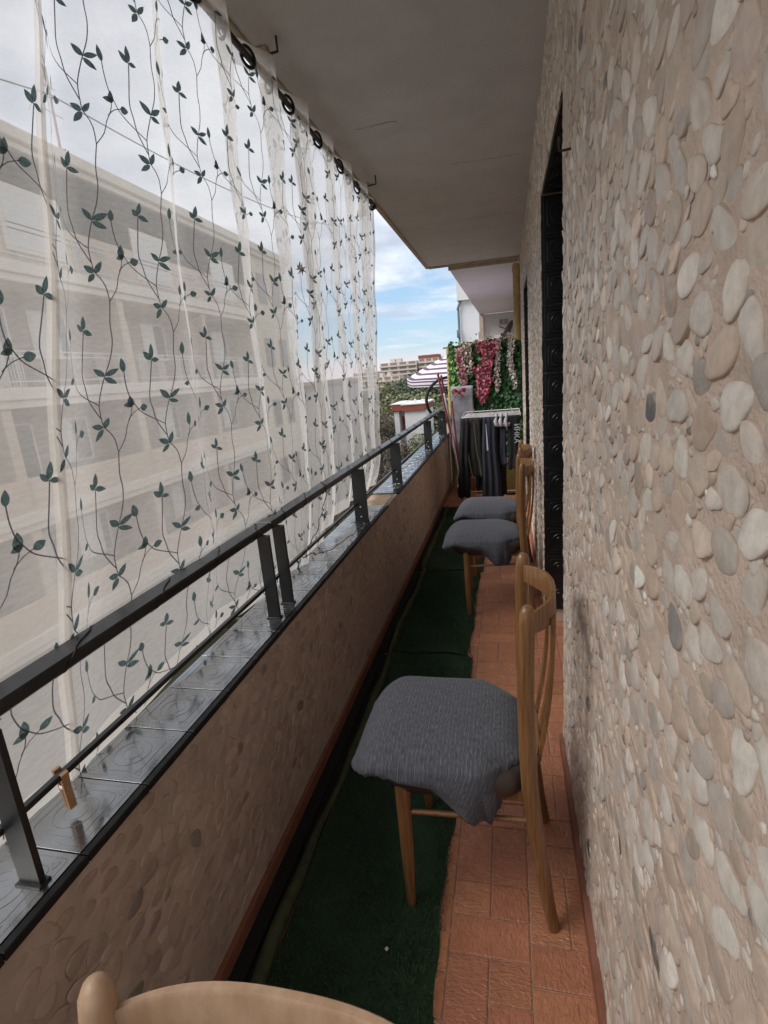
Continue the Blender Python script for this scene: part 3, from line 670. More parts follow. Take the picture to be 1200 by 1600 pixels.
            for a, e, w_ in leaves:
                e = (a[0]*.57+(e[0]-a[0])*.60, a[1]*.942+(e[1]-a[1])*.78); a = (a[0]*.57, a[1]*.942); a = (u0+a[0], v0+a[1]); e = (u0+e[0]+jx*.7, v0+e[1]+jz*.7)
                if not (ok(*a) and ok(*e)): continue
                dx_, dz_ = e[0]-a[0], e[1]-a[1]; l_ = math.hypot(dx_, dz_); nx_, nz2_ = -dz_/l_, dx_/l_; hw = (.0074*w_ + .05*(l_-.04))*rr.uniform(.88, 1.12)
                up, lo = [], []
                for k in range(8):
                    t = k/7; h_ = hw*math.sin(math.pi*min(1, t**.82))**.8 if 0 < t < 1 else .0004
                    up.append((a[0]+dx_*t+nx_*h_, a[1]+dz_*t+nz2_*h_)); lo.append((a[0]+dx_*t-nx_*h_, a[1]+dz_*t-nz2_*h_))
                emit(up+lo, [(k, k+1, 8+k+1, 8+k) for k in range(7)], 2)
    me = bpy.data.meshes.new('curtain'); me.from_pydata(V, [], faces); me.update()
    for m_ in ('sheer', 'hem', 'embroid_leaf', 'embroid_stem'): me.materials.append(M_[m_])
    me.polygons.foreach_set('material_index', [int(q) for q in mis]); me.polygons.foreach_set('use_smooth', [True]*len(me.polygons))
    uvl = me.uv_layers.new(name='UVMap'); li = np.empty(len(me.loops), np.int32); me.loops.foreach_get('vertex_index', li); uvl.data.foreach_set('uv', np.array(UV, np.float32)[li].ravel())
    o = bpy.data.objects.new('sheer_curtain', me); col.objects.link(o); tag(o, label, 'curtain', 'sheer curtains on the balcony rod')
    # eyelets where the cloth crosses the rod
    k = math.ceil((y0+.03-1.70)/(LAM/2))
    while 1.70 + k*LAM/2 < y1-.02:
        y = 1.70 + k*LAM/2; s = float(np.interp(y, y_tab, s_tab)); k += 1
        # local frame of the cloth
        ctr = Vector((ROD_X, y, ROD_Z)); tS = (pos(s+.01, 2.59)-pos(s-.01, 2.59)); tS.z = 0; tS.normalize(); nn = tS.cross(Vector((0,0,1)))
        pc = pos(s, 2.594); ctr = Vector((pc.x, pc.y, ROD_Z-.004))
        mb = MB(); ro, ri, th = .037, .0255, .0055; n_ = 22; vs = []
        for (r__, t_) in ((ri, -th*.5), (ri, th*.5), ((ri+ro)/2, th), (ro, th*.4), (ro, -th*.4), ((ri+ro)/2, -th)):
            for q in range(n_):
                a = 2*math.pi*q/n_; vs.append(ctr + tS*(r__*math.cos(a)) + Vector((0,0,r__*math.sin(a))) + nn*t_)
        fs = [(i_*n_+q, i_*n_+(q+1) % n_, ((i_+1) % 6)*n_+(q+1) % n_, ((i_+1) % 6)*n_+q) for i_ in range(6) for q in range(n_)]
        mb.add(vs, fs); e_ = mb.build('eyelet', M_['ring'], o, smooth=50)
        # cut the cloth inside the ring
        me_ = o.data
    bm = bmesh.new(); bm.from_mesh(o.data); bm.faces.ensure_lookup_table()
    kill = []
    cs = [Vector(ch.data.vertices[0].co) for ch in []]
    bm.free()
    return o
zb1 = lambda y: .735 if y < .8 else .70 + .02*math.sin(y*5)
c_near = make_curtain(1.115, 2.47, zb1, .03, -.005, 'wide sheer curtain with embroidered leaf vines, its foot tied behind the paired railing posts')
zb2 = lambda y: .765 - .02*min(1, max(0, y-3.2))
c_far = make_curtain(2.43, 3.90, zb2, .19, .10, 'sheer leaf vine curtain at the far end of the rod, bunched in narrow folds', dx=-.004)
c_left = make_curtain(-.9, 1.13, zb1, .24, .12, 'sheer leaf vine curtain panel at the very left edge, seen as a narrow strip', dx=-.006)
rod = MB(); rod.tube([(ROD_X, -1.3, ROD_Z), (ROD_X, 1, ROD_Z-.006), (ROD_X, 3.9, ROD_Z+.002)], .0115, 12)
ro_ = rod.build('curtain_rod', M_['rod'], smooth=50); tag(ro_, 'dark round curtain rod hanging under the ceiling edge', 'curtain rod')
b = MB(); b.lathe([(0,-.03),(.017,-.026),(.021,-.01),(.021,.012),(.015,.024),(0,.026)], (0,0,0), 14)
b.v = [(ROD_X+v[0], 3.925+v[2], ROD_Z+v[1]) for v in b.v]; b.build('finial', M_['rod'], ro_, smooth=50)
for y in (-.9, 2.25, 3.84):
    b = MB(); b.tube([(ROD_X-.02, y, 2.70), (ROD_X-.02, y, ROD_Z-.018), (ROD_X, y, ROD_Z-.024), (ROD_X+.018, y, ROD_Z-.012)], .004, 7); b.bbox(ROD_X-.04, ROD_X+.005, y-.02, y+.02, 2.695, 2.7035, .001); b.build('bracket', M_['plaster_edge'], ro_, smooth=50)
b = MB(); b.lathe([(0,0),(.03,.002),(.034,.02),(.03,.036),(0,.038)], (ROD_X-.055, 3.80, ROD_Z-.085), 12); b.tube([(ROD_X-.05,3.8,ROD_Z-.05),(ROD_X-.045,3.8,2.7)], .008, 6); b.tube([(ROD_X-.02,3.9,ROD_Z-.0),(ROD_X-.02,3.9,ROD_Z-.09),(ROD_X-.03,3.86,ROD_Z-.09)], .005, 6)
tag(b.build('hook_plate', M_['plaster_edge'], smooth=50), 'beige plastered wall plug and hook beside the rod end', 'bracket')
# clothespin holding the near corner on the lower rail
cp = empty('clothespin', (-.83, .79, .80), 'wooden clothespin clipping the curtain corner to the lower rail', 'clothespin')
for s_g in (-1, 1):
    b = MB(); b.bar([(0, s_g*.0035, -.045), (0, s_g*.0042, 0), (0, s_g*.009, .035)], .011, .006, (1,0,0)); o = b.build('jaw', M_['clip_wood'], cp)
b = MB(); b.tube([(.006*math.cos(a), .007*math.sin(a), .0+a*.0004) for a in np.linspace(0, 18, 50)], .0009, 5); b.build('spring', M_['chrome'], cp)
cp.location = (-.83, .685, .775); cp.rotation_euler = (R_(8), R_(-6), R_(75)); cp.scale = (1.25, 1.25, 1.15)
# little ribbon flower pinned high on the curtain
b = MB(); r2 = random.Random(1)
for k in range(7):
    a = k*.9; b.quad((0,0,0), (.006*math.cos(a), .004, .006*math.sin(a)), (.017*math.cos(a+.4), .009, .017*math.sin(a+.4)), (.006*math.cos(a+.8), .004, .006*math.sin(a+.8)), k % 2)
fc_ = b.build('fabric_flower', [mat('dusty_pink', (.35, .16, .14), .8), mat('dusty_green', (.12, .16, .13), .8)]); fc_.location = (-.815, 2.27, 1.93); fc_.rotation_euler = (0, 0, R_(40)); fc_.scale = (1.6, 1.6, 1.6)
tag(fc_, 'tiny faded fabric flower clipped to the seam of the curtain', 'fabric flower')

# ------------------------------------------------------------ artificial grass runner, three lengths
def runner(y0, y1, x0, x1, label, blades):
    rg = empty('grass_rug', ((x0+x1)/2, (y0+y1)/2, 0), label, 'rug', 'artificial grass rugs along the walkway'); T = Vector((-(x0+x1)/2, -(y0+y1)/2, 0))
    r = random.Random(int(y0*10)+2); ny = int((y1-y0)/.03); vs = []; prof = 9
    for i in range(ny+1):
        y = y0+(y1-y0)*i/ny; e = x1 + .007*math.sin(y*9)+.004*math.sin(y*31); hgt = .013+.003*math.sin(y*5+1)
        endl = .006*max(0, 1-abs(y-y0)/.06)
        for j in range(prof):
            t = j/(prof-1); vs.append((x0+(e-x0)*t, y + .006*math.sin(20*t)*(i in (0, ny)), hgt*(1 if j < prof-1 else .3)+.003*math.sin(11*y+7*t)+endl))
    fs = [(i*prof+j, i*prof+j+1, (i+1)*prof+j+1, (i+1)*prof+j) for i in range(ny) for j in range(prof-1)]
    k = len(vs); vs += [(x1, y0, .001), (x0, y0, .001)]; fs.append((k+1, k, prof-1, 0))
    b = MB(); b.add(vs, fs); o = b.build('turf_sheet', M_['turf'], rg, smooth=180); o.location = T
    b = MB(); pts = []; rs = []; n = int((y1-y0)/.04)
    for i in range(n+1):
        y = y0+(y1-y0)*i/n; pts.append((x0-.012+.008*math.sin(y*4)+.003*math.sin(y*17), y, .022+.004*math.sin(y*7))); rs.append(.016+.004*math.sin(y*6+2))
    b.tube(pts, rs, 9, sy=1.0); o = b.build('curled_edge', M_['olive'], rg, smooth=180); o.location = T
    b = MB(); b.quad((-.733, y0, .0035), (x0-.01, y0, .0035), (x0-.01, y1, .0035), (-.733, y1, .0035)); b.box(-.733, -.690, y0, y1, .004, .016); o = b.build('gap_strip', M_['gap_dark'], rg); o.location = T  # added black strip that keeps the shaded gap beside the curled edge dark
    n = blades; rn = np.random.RandomState(int(abs(y0)*7)+5); X = rn.uniform(x0, x1+.006, n); Y = y0+(y1-y0)*rn.uniform(0, 1, n)**(1.0); Z = np.full(n, .012)
    a = rn.uniform(0, 6.28, n); h = rn.uniform(.006, .014, n); lean = rn.normal(0, .006, (n, 2)); wd = .0011
    V = np.zeros((n, 4, 3)); V[:, 0] = np.stack([X-wd*np.cos(a), Y-wd*np.sin(a), Z], -1); V[:, 1] = np.stack([X+wd*np.cos(a), Y+wd*np.sin(a), Z], -1)
    V[:, 2] = np.stack([X+lean[:, 0]+wd*.4*np.cos(a), Y+lean[:, 1]+wd*.4*np.sin(a), Z+h], -1); V[:, 3] = np.stack([X+lean[:, 0]-wd*.4*np.cos(a), Y+lean[:, 1]-wd*.4*np.sin(a), Z+h], -1)
    F = np.arange(n*4).reshape(n, 4); t = rn.uniform(.5, 1.7, (n, 1)); base = np.array([(.026, .072, .030)])*t; dry = rn.random_sample((n, 1)) < .05; base = np.where(dry, np.array([(.09, .10, .05)]), base)
    o = npmesh('pile', V.reshape(-1, 3), F, M_['blade'], rg, False, np.repeat(base, 4, 0)); o.location = T; tag(o, kind='stuff')
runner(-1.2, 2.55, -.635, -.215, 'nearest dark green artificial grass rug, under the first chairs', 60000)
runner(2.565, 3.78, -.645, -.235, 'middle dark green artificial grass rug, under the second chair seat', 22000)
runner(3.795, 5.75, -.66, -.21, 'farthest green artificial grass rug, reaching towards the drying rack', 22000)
b = MB(); b.add([(-.345,1.02,.021),(-.340,1.026,.021),(-.345,1.032,.023),(-.352,1.026,.021),(-.346,1.026,.026)], [(0,1,4),(1,2,4),(2,3,4),(3,0,4)])
tag(b.build('paper_scrap', M_['white_paint']), 'tiny white scrap lying on the nearest green rug', 'scrap')

# ------------------------------------------------------------ chairs
def superrect(cx, cy, hx, hy, n=40, p=4.2):
    o = []
    for k in range(n):
        a = 2*math.pi*k/n; c, s = math.cos(a), math.sin(a); o.append((cx+hx*math.copysign(abs(c)**(2/p), c), cy+hy*math.copysign(abs(s)**(2/p), s)))
    return o
def make_chair(wood, dep=.070):
    r = empty('dining_chair', (0,0,0), '', 'chair', 'wooden chairs along the walkway'); HW = .182
    prof = [(.100,0),(.083,.10),(.066,.25),(.052,.36),(.044,.45),(.040,.55),(.038,.68),(.040,.80),(.044,.90),(.046,.922),(.0465,.934),(.047,.940)]
    for s in (-1, 1):
        b = MB(); y = s*HW; pts = [(x-.015, y, z) for x, z in prof]; rs = [.0165,.0185,.021,.0225,.023,.0225,.022,.0215,.0215,.0195,.0135,.005]
        b.tube(pts, rs, 14, sy=.86); b.build('rear_leg', wood, r, smooth=50)
        b = MB(); b.tube([(-.303, s*(HW-.004), 0), (-.303, s*(HW-.006), .2), (-.303, s*(HW-.012), .425)], [.0125, .018, .0215], 14); b.build('front_leg', wood, r, smooth=50)
        b = MB(); b.tube([(-.30, s*(HW-.009), .325), (-.1, s*(HW-.006), .335), (.045, s*HW, .345)], .0075, 8); b.build('stretcher', wood, r, smooth=60)
    def bow(z0, z1, dep, th, name, n=22, top=0.0):
        b = MB(); vs = []
        for i in range(n+1):
            t = -1+2*i/n; y = t*(HW-.012); bul = dep*(1-abs(t)**2.6); x = .030+bul; taper = 1-.25*abs(t)**4; zc_ = (z0+z1)/2 + top*(1-t*t); hh = (z1-z0)/2*taper
            for (ox, oz) in ((-th/2, -hh), (-th/2, hh-.004), (-th/2+.003, hh), (th/2-.003, hh), (th/2, hh-.004), (th/2, -hh)): vs.append((x+ox, y, zc_+oz))
        m_ = 6; fs = [(i*m_+q, i*m_+(q+1) % m_, (i+1)*m_+(q+1) % m_, (i+1)*m_+q) for i in range(n) for q in range(m_)] + [tuple(reversed(range(m_))), tuple(n*m_+q for q in range(m_))]
        b.add(vs, fs); return b.build(name, wood, r, smooth=40)
    bow(.850, .915, dep, .013, 'top_rail', top=.004); bow(.468, .492, .026, .012, 'lower_back_rail')
    for k, t in enumerate((-.5, 0, .5)):
        y = t*(HW); bt = dep*(1-abs(t)**2.6)+.030; bb = .026*(1-abs(t)**2.6)+.030
        b = MB(); pts = [(bb+(bt-bb)*q+.012*math.sin(math.pi*q)+.004, y, .462+.408*q) for q in np.linspace(0, 1, 8)]; b.bar(pts, .030, .009, (0,1,0)); b.build('back_slat', wood, r, smooth=30)
    # wooden frame + brown vinyl pad
    b = MB(); b.bbox(-.315, .03, -HW+.012, HW-.012, .385, .42, .004); b.build('seat_frame', wood, r)
    cx, hx, hy = -.195, .213, .203
    b = MB(); n = 40; rings = [(.40, .93), (.425, 1.0), (.455, 1.0), (.475, .94), (.482, .75)]; vs = []
    for z, k in rings: vs += [(x, y, z) for x, y in superrect(cx+.02, 0, hx*k, hy*k, n)]
    vs.append((cx+.02, 0, .484)); fs = [(i*n+q, i*n+(q+1) % n, (i+1)*n+(q+1) % n, (i+1)*n+q) for i in range(len(rings)-1) for q in range(n)] + [(4*n+q, 4*n+(q+1) % n, 5*n) for q in range(n)] + [tuple(reversed(range(n)))]
    b.add(vs, fs); b.build('seat_pad', M_['vinyl'], r, smooth=60)
    # pin-striped stretch cover: domed top, gathered skirt, and a drooping corner at the back
    nu, nv = 96, 22; V = []; UV = []; rr_ = np.random.RandomState(3); ph = rr_.uniform(0, 6.28, 12)
    outline = []
    for ox, oy in superrect(-.218, 0, .226, .215, nu, 5.4):
        ax = ox+.213
        if ax > .125: lim = .215-(ax-.125)*.95; oy = max(-lim, min(lim, oy))
        if ax < -.17: oy *= 1+.10*(ax+.17)/.05*.5
        outline.append((ox, oy))
    for j in range(nv+1):
        for i in range(nu):
            ox, oy = outline[i]; ax, ay = ox+.213, oy
            if j <= 12:
                k2 = math.sin(j/12*math.pi/2); x, y = -.213+ax*k2, ay*k2; d = k2
            else: x, y, d = ox, oy, 1.
            z = .506 + .030*(1-d**2.4) - .016*(max(0, d-.75)/.25)**2
            if x < -.34: z -= 4.2*(x+.34)**2
            z += .0022*math.sin(x*38+y*9)*math.sin(y*31+1)*d
            if j > 12:
                t = (j-12)/(nv-12); ang = math.atan2(ay, ax); u_ = (x+.42)/.42; sd_ = abs(ay) > .12
                flap = max(0, min(1, (u_-.57)/.035))*max(0, min(1, (.93-u_)/.04))
                ln_ = .036 + (.032*max(0, min(1, (u_-.12)/.35)) + .085*flap)*(1 if sd_ else .12)
                if u_ > .93: ln_ = .03
                am_ = .0065*t**.7*(1+1.1*flap)
                pleat = (math.sin(u_*92+ph[0]+2.2*t*(u_-.7)*8) + .7*math.sin(u_*57+ph[1]) + .4*math.sin(u_*171+ph[3]))*am_ if sd_ else math.sin(ay*160+ph[0])*am_*.5
                inn = .009*math.sin(t*math.pi*.9)-.030*t*t*(1-.4*flap)
                z -= ln_*t - .005*math.sin(u_*120+ph[2])*t*t
                lx, ly = ax/.217, ay/.213; l_ = math.hypot(lx, ly) or 1
                if sd_ and u_ < .95 and u_ > .06: lx *= .15; l_ = math.hypot(lx, ly)
                x += lx/l_*(inn+pleat); y += ly/l_*(inn+pleat)
            V.append((x, y, z))
    fs = [(j*nu+i, j*nu+(i+1) % nu, (j+1)*nu+(i+1) % nu, (j+1)*nu+i) for j in range(nv) for i in range(nu)]
    b = MB(); b.add(V, fs); o = b.build('seat_cover', M_['stripe'], r)
    bm = bmesh.new(); bm.from_mesh(o.data); bmesh.ops.remove_doubles(bm, verts=bm.verts, dist=1e-5); bm.normal_update(); bm.to_mesh(o.data); bm.free()
    o.data.polygons.foreach_set('use_smooth', [True]*len(o.data.polygons))
    uvl = o.data.uv_layers.new(name='UVMap')
    for l in o.data.loops: v = o.data.vertices[l.vertex_index].co; uvl.data[l.index].uv = (v.x+.5 + max(0, .49-v.z)*.35*(1 if v.x > -.2 else 0), v.y+.5 + max(0, .49-v.z))
    md = o.modifiers.new('thick', 'SOLIDIFY'); md.thickness = .003; md.offset = -1
    return r
ch = make_chair(M_['wood'])
for i, (x, y, rz, lb) in enumerate(((0, 1.345, 0, 'nearest whole wooden chair, grey pinstriped seat facing the parapet'),
        (.035, 3.235, R_(1.5), 'second wooden chair with grey seat cover, between the nearest whole chair and the farthest one'),
        (.050, 3.855, R_(-2), 'farthest wooden chair with grey seat cover, tight beside the doorway tiles'))):
    c = ch if i == 0 else copy_tree(ch)
    c.location = (x, y, 0); c.rotation_euler = (0, 0, rz); c['label'] = lb
c = make_chair(M_['wood_pale'], .034); c.location = (-.215, .272, 0); c.rotation_euler = (0, 0, R_(90)); c['label'] = 'pale wooden chair back cut off by the bottom edge, nearest of all'

# ------------------------------------------------------------ drying rack and washing
rk = empty('drying_rack', (-.18, 6.15, 0), 'folding grey wire drying rack loaded with dark washing at the end of the walkway', 'drying rack'); rT2 = Vector((.18, -6.15, 0))
def kun(o): o.parent = rk; o.location = rT2; return o
RX0, RX1, RY0, RY1, RZ = -.49, .125, 5.85, 6.42, .965
b = MB(); b.tube([(RX0, RY0, RZ), (RX1, RY0, RZ), (RX1, RY1, RZ+.02), (RX0, RY1, RZ+.02)], .0075, 8, closed=True); kun(b.build('rack_frame', M_['chrome'], smooth=60))
for k in range(9):
    b = MB(); y = RY0+(RY1-RY0)*(k+1)/10; b.tube([(RX0, y, RZ+.004), (RX1, y, RZ+.004)], .0034, 6); kun(b.build('wire', M_['chrome'], smooth=60))
for x in (RX0+.03, RX1-.03):
    b = MB(); b.tube([(x, RY0+.03, RZ), (x, 6.30, 0)], .007, 7); kun(b.build('leg', M_['chrome'], smooth=60))
    b = MB(); b.tube([(x+.01, RY1-.03, RZ), (x+.01, 5.95, 0)], .007, 7); kun(b.build('leg', M_['chrome'], smooth=60))
b = MB(); b.tube([(RX0+.035, 6.28, .06), (RX1-.035, 6.28, .06)], .005, 6); kun(b.build('crossbar', M_['chrome'], smooth=60))
for x in (-.40, -.2, .02):
    b = MB(); b.tube([(x, RY0, RZ+.01), (x+.02, RY0+.1, RZ+.045), (x+.02, RY1-.1, RZ+.05), (x, RY1, RZ+.02)], .004, 6); kun(b.build('wire', M_['chrome'], smooth=60))
def garment(name, x0, x1, y, ztop, zbot, m, label, cat, flare=.0, shift=0., fold=.012, nf=3, legs=0, seed=1, thick=.02):
    r = random.Random(seed); n, k = 26, 24; vs = []; fs = []; ph = r.uniform(0, 6)
    for side in (0, 1):
        for i in range(k+1):
            t = i/k; z = ztop-(ztop-zbot)*t
            for j in range(n+1):
                u = j/n; w_ = (x1-x0)*(1+flare*t); xc = (x0+x1)/2+shift*t; x = xc+(u-.5)*w_ + .004*math.sin(9*t+ph)
                f = fold*.65*(.3+.9*t)*math.sin(nf*2*math.pi*u+ph+.8*t); gap = thick*(.25+.75*math.sin(math.pi*min(1, t*1.2)))*math.sin(math.pi*u)**.5
                zz = z
                if legs and t > .35: zz = z; gap *= abs(math.cos(math.pi*u))**.4
                if i == k: zz += .01*math.sin(12*u+ph)
                vs.append((x, y+f+(gap if side else -gap)*.8, zz if i else ztop+.006))
    m_ = (n+1); tot = (k+1)*m_
    for side in (0, 1):
        for i in range(k):
            for j in range(n):
                q = (i*m_+j, i*m_+j+1, (i+1)*m_+j+1, (i+1)*m_+j); q = tuple(v+side*tot for v in q); fs.append(q if side == 0 else q[::-1])
    for j in range(n): fs.append((j, j+tot, j+1+tot, j+1)); a = k*m_+j; fs.append((a, a+1, a+1+tot, a+tot))
    for i in range(k):
        for j in (0, n): a = i*m_+j; c = a+m_; fs.append((a, c, c+tot, a+tot))
    b = MB(); b.add(vs, fs); o = b.build(name, m, smooth=180); tag(o, label, cat, 'washing on the drying rack'); return o
garment('trousers', -.50, -.41, 5.80, .965, .10, M_['black_cloth'], 'black trousers hanging longest at the left end of the drying rack', 'trousers', .55, -.04, .012, 2, 1, 1)
garment('shirt', -.45, -.30, 5.83, .965, .33, M_['olive_cloth'], 'dark olive shirt with a grey edge hanging beside the leftmost trousers', 'shirt', .0, .03, .010, 2, 0, 2)
garment('trousers', -.355, -.27, 5.88, .965, .18, M_['black_cloth'], 'black trousers behind the dark olive shirt', 'trousers', .3, .0, .012, 2, 1, 3)
garment('skirt', -.27, -.13, 5.79, .965, .06, M_['navy_cloth'], 'dark blue grey garment flaring almost to the floor in the middle of the rack', 'dress', .55, .01, .016, 3, 0, 4)
garment('shirt', -.16, -.03, 5.86, .965, .10, M_['black_cloth'], 'black garment just right of the dark blue one', 'shirt', .15, -.01, .015, 3, 0, 5)
garment('shirt', -.09, -.03, 5.80, .955, .45, M_['navy_cloth'], 'narrow grey blue sleeve hanging below the white socks', 'shirt', .1, .0, .008, 1, 0, 6)
ts = garment('black_tee', -.005, .115, 5.80, .965, .40, M_['black_cloth'], 'black tee shirt with white lettering at the right end of the rack', 'shirt', .02, -.01, .006, 2, 0, 7)
fc = bpy.data.curves.new('lettering', 'FONT'); fc.body = 'ИНКА'; fc.size = .072; fc.extrude = .0008; fc.materials.append(mat('white_print', (.62, .62, .62), .7))
tmp = bpy.data.objects.new('tmp', fc); col.objects.link(tmp); bpy.context.view_layer.update(); tme = bpy.data.meshes.new_from_object(tmp.evaluated_get(bpy.context.evaluated_depsgraph_get())); bpy.data.objects.remove(tmp)
to = bpy.data.objects.new('lettering', tme); col.objects.link(to); to.parent = ts; to.location = (.058, 5.772, .885); to.rotation_euler = Matrix(((0,1,0),(0,0,-1),(-1,0,0))).to_euler()
for k, (x, lb) in enumerate(((-.125, 'left white grey sock bundled over the rack front'), (-.075, 'middle white grey sock bundled over the rack front'), (-.02, 'right white grey sock bundled over the rack front'))):
    b = MB(); r2 = random.Random(k); b.tube([(x, 5.80, .955), (x-.008, 5.785, .92), (x+.004, 5.78, .885-.01*k), (x+.022, 5.785, .872), (x+.03, 5.79, .90)], [.012,.02,.024,.02,.010], 10); b.tube([(x+.005, 5.86, .93), (x+.004, 5.82, .985), (x, 5.79, .95)], [.015,.016,.014], 8)
    tag(b.build('sock', M_['grey_cloth'], smooth=180), lb, 'sock', 'washing on the drying rack')
b = MB(); b.quad((-.232, 5.765, .90), (-.222, 5.765, .90), (-.212, 5.765, .60), (-.236, 5.765, .60)); 
M_['pale_strip'] = mat('pale_blue_lining', (.45, .5, .6), .8)
b = MB(); b.bar([(-.231, 5.772, .90), (-.226, 5.768, .75), (-.222, 5.766, .62)], [.004,.012,.016], .003, (1,0,0)); tag(b.build('belt', M_['pale_strip']), 'narrow pale blue belt hanging over the dark blue garment', 'belt')
b = MB(); b.bar([(-.452, 5.80, .95), (-.445, 5.795, .7), (-.42, 5.795, .5), (-.395, 5.80, .33)], .009, .004, (1,0,0)); b.bar([(-.36, 5.80, .93), (-.34, 5.80, .6), (-.315, 5.80, .5), (-.30, 5.80, .33)], .009, .004, (1,0,0)); tag(b.build('scarf', mat('grey_trim', (.10, .09, .08), .9)), 'thin grey brown scarf hanging over the dark olive shirt', 'scarf')
# low things behind and under the rack
b = MB(); b.bbox(-.06, .11, 6.3, 6.62, .02, .38, .01); o = tag(b.build('crate', mat('ochre_plastic', (.20, .14, .03), .6, var=.3, vscale=15)), 'ochre yellow crate on the floor behind the black washing', 'crate')
b = MB()
for k in range(5): b.bbox(-.05+k*.032, -.032+k*.032, 6.296, 6.3, .05, .34, .001)
b.bbox(-.065, .115, 6.29, 6.63, .375, .40, .004); b.build('rim', mat('ochre_dark', (.12, .08, .02), .6), o)
b = MB(); b.bbox(-.60, .16, 6.66, 6.74, 0, .16, .006); tag(b.build('step', mat('terracotta_step', (.36, .15, .08), .7, var=.25, vscale=10)), 'low terracotta step at the end of the walkway under the leaf screen', 'step')
for x0, x1, h, lb, cc in ((-.40, -.30, .30, 'dark bin on the floor behind the left washing', (.03,.03,.035)), (-.29, -.12, .24, 'pale grey tub on the floor behind the middle washing', (.22,.22,.25))):
    b = MB(); b.lathe([((x1-x0)*.42, 0), ((x1-x0)*.5, h*.9), ((x1-x0)*.54, h*.92), ((x1-x0)*.54, h), ((x1-x0)*.47, h), ((x1-x0)*.38, .02)], ((x0+x1)/2, 6.48, 0), 18); tag(b.build('tub', mat('tub', cc, .5), smooth=40), lb, 'tub')

# ------------------------------------------------------------ end screen with ivy and flowers
scn = empty('privacy_screen', (-.25, 6.92, 0), 'tall green screen of plastic ivy leaves closing the end of the balcony', 'screen'); sT = Vector((.25, -6.92, 0))
def sun_(o): o.parent = scn; o.location = sT; return o
b = MB(); b.box(-.66, .17, 6.905, 6.925, .02, 1.72); sun_(b.build('backing', mat('screen_backing', (.02, .045, .02), .9, var=.4, vscale=20)))
b = MB(); b.tube([(-.70, 6.89, 0), (-.705, 6.885, .9), (-.70, 6.88, 1.745)], [.026, .024, .024], 10)
for z in (.3, .62, .95, 1.25, 1.55): b.tube([(-.702, 6.886, z), (-.702, 6.886, z+.012)], .028, 10)
sun_(b.build('pole', M_['bamboo'], smooth=50))
b = MB(); b.bbox(-.76, -.30, 6.87, 6.93, 1.742, 1.756, .002); sun_(b.build('top_strip', mat('dark_strip', (.05, .05, .045), .6)))
def leafcloud(name, n, fn, sz, cols, m, parent=None, seed=1, curl=.35, label=None):
    r = np.random.RandomState(seed); P, Nrm = fn(r, n); up = np.tile(np.array([0, 0, -1.]), (n, 1)) + r.normal(0, .55, (n, 3))
    Nrm = Nrm + r.normal(0, .45, (n, 3)); Nrm /= np.linalg.norm(Nrm, axis=1, keepdims=True)
    D = up - (up*Nrm).sum(1, keepdims=True)*Nrm; D /= np.linalg.norm(D, axis=1, keepdims=True); S = np.cross(D, Nrm)
    l = (sz*r.uniform(.6, 1.35, n))[:, None]; w_ = l*.42
    a = P; c = P + D*l*.5 + S*w_ + Nrm*l*curl*.4; d = P + D*l - Nrm*l*curl*.3; e = P + D*l*.5 - S*w_ + Nrm*l*curl*.4; q = P + D*l*.5
    V = np.stack([a, c, q, e, d], 1).reshape(-1, 3); i = np.arange(n)[:, None]*5
    F = np.concatenate([i+np.array([0, 1, 2, 3])[None], ], 0)
    F = np.concatenate([i+np.array([[0, 1, 4, 2]]), i+np.array([[0, 2, 4, 3]])], 0)
    cols = np.array(cols); C = cols[r.randint(0, len(cols), n)]*r.uniform(.65, 1.35, (n, 1))
    o = npmesh(name, V, F, m, parent, False, np.repeat(C, 5, 0)); return o
def ivy_fn(r, n):
    x = r.uniform(-.665, .17, n); z = r.uniform(.40, 1.78, n); bump_ = .03*np.sin(x*21)*np.sin(z*17+x*5)+.02*np.sin(x*43+z*31); y = 6.875-np.abs(r.normal(0, .022, n))+bump_*.7
    z = z + .03*np.sin(x*25)*(z > 1.68)
    return np.stack([x, y, z], -1), np.tile([0, -1., .25], (n, 1))
sun_(leafcloud('ivy_leaves', 5200, ivy_fn, .062, [(.045,.14,.045),(.03,.095,.04),(.07,.18,.055),(.025,.075,.03)], M_['ivy'], None, 5))
def ivy2(r, n):
    x = r.uniform(-.66, -.58, n); z = r.uniform(1.15, 1.7, n); return np.stack([x, 6.83+r.uniform(-.02, .02, n), z], -1), np.tile([0, -1., .3], (n, 1))
sun_(leafcloud('pale_leaves', 260, ivy2, .065, [(.11,.26,.06),(.14,.30,.07)], M_['ivy'], None, 6))
def flowers(xc, z0, z1, wfun, n, sz, cols, label, seed, y=6.80, grp='flower garlands on the leaf screen'):
    def fn(r, n_):
        z = z1-(z1-z0)*r.beta(1.1, 1.25, n_); t = (z1-z)/(z1-z0); x = xc(t)+wfun(t)*r.uniform(-1, 1, n_)
        return np.stack([x, y-np.abs(r.normal(0, .02, n_)), z], -1), np.tile([0, -1., .3], (n_, 1))
    o = leafcloud('flower_garland', n, fn, sz, cols, M_['petal'], None, seed, .7); tag(o, label, 'garland', grp)
PK = [(.46,.07,.15),(.55,.14,.23),(.36,.05,.11),(.52,.18,.20),(.60,.30,.36),(.40,.12,.12)]
flowers(lambda t: -.235+.03*np.sin(t*5)-.04*t, 1.08, 1.80, lambda t: .11*(1-t)**.3*(.75+.35*np.sin(t*9+1)+.15*np.sin(t*23)), 900, .038, PK, 'largest magenta flower garland hanging down the middle of the screen', 11)
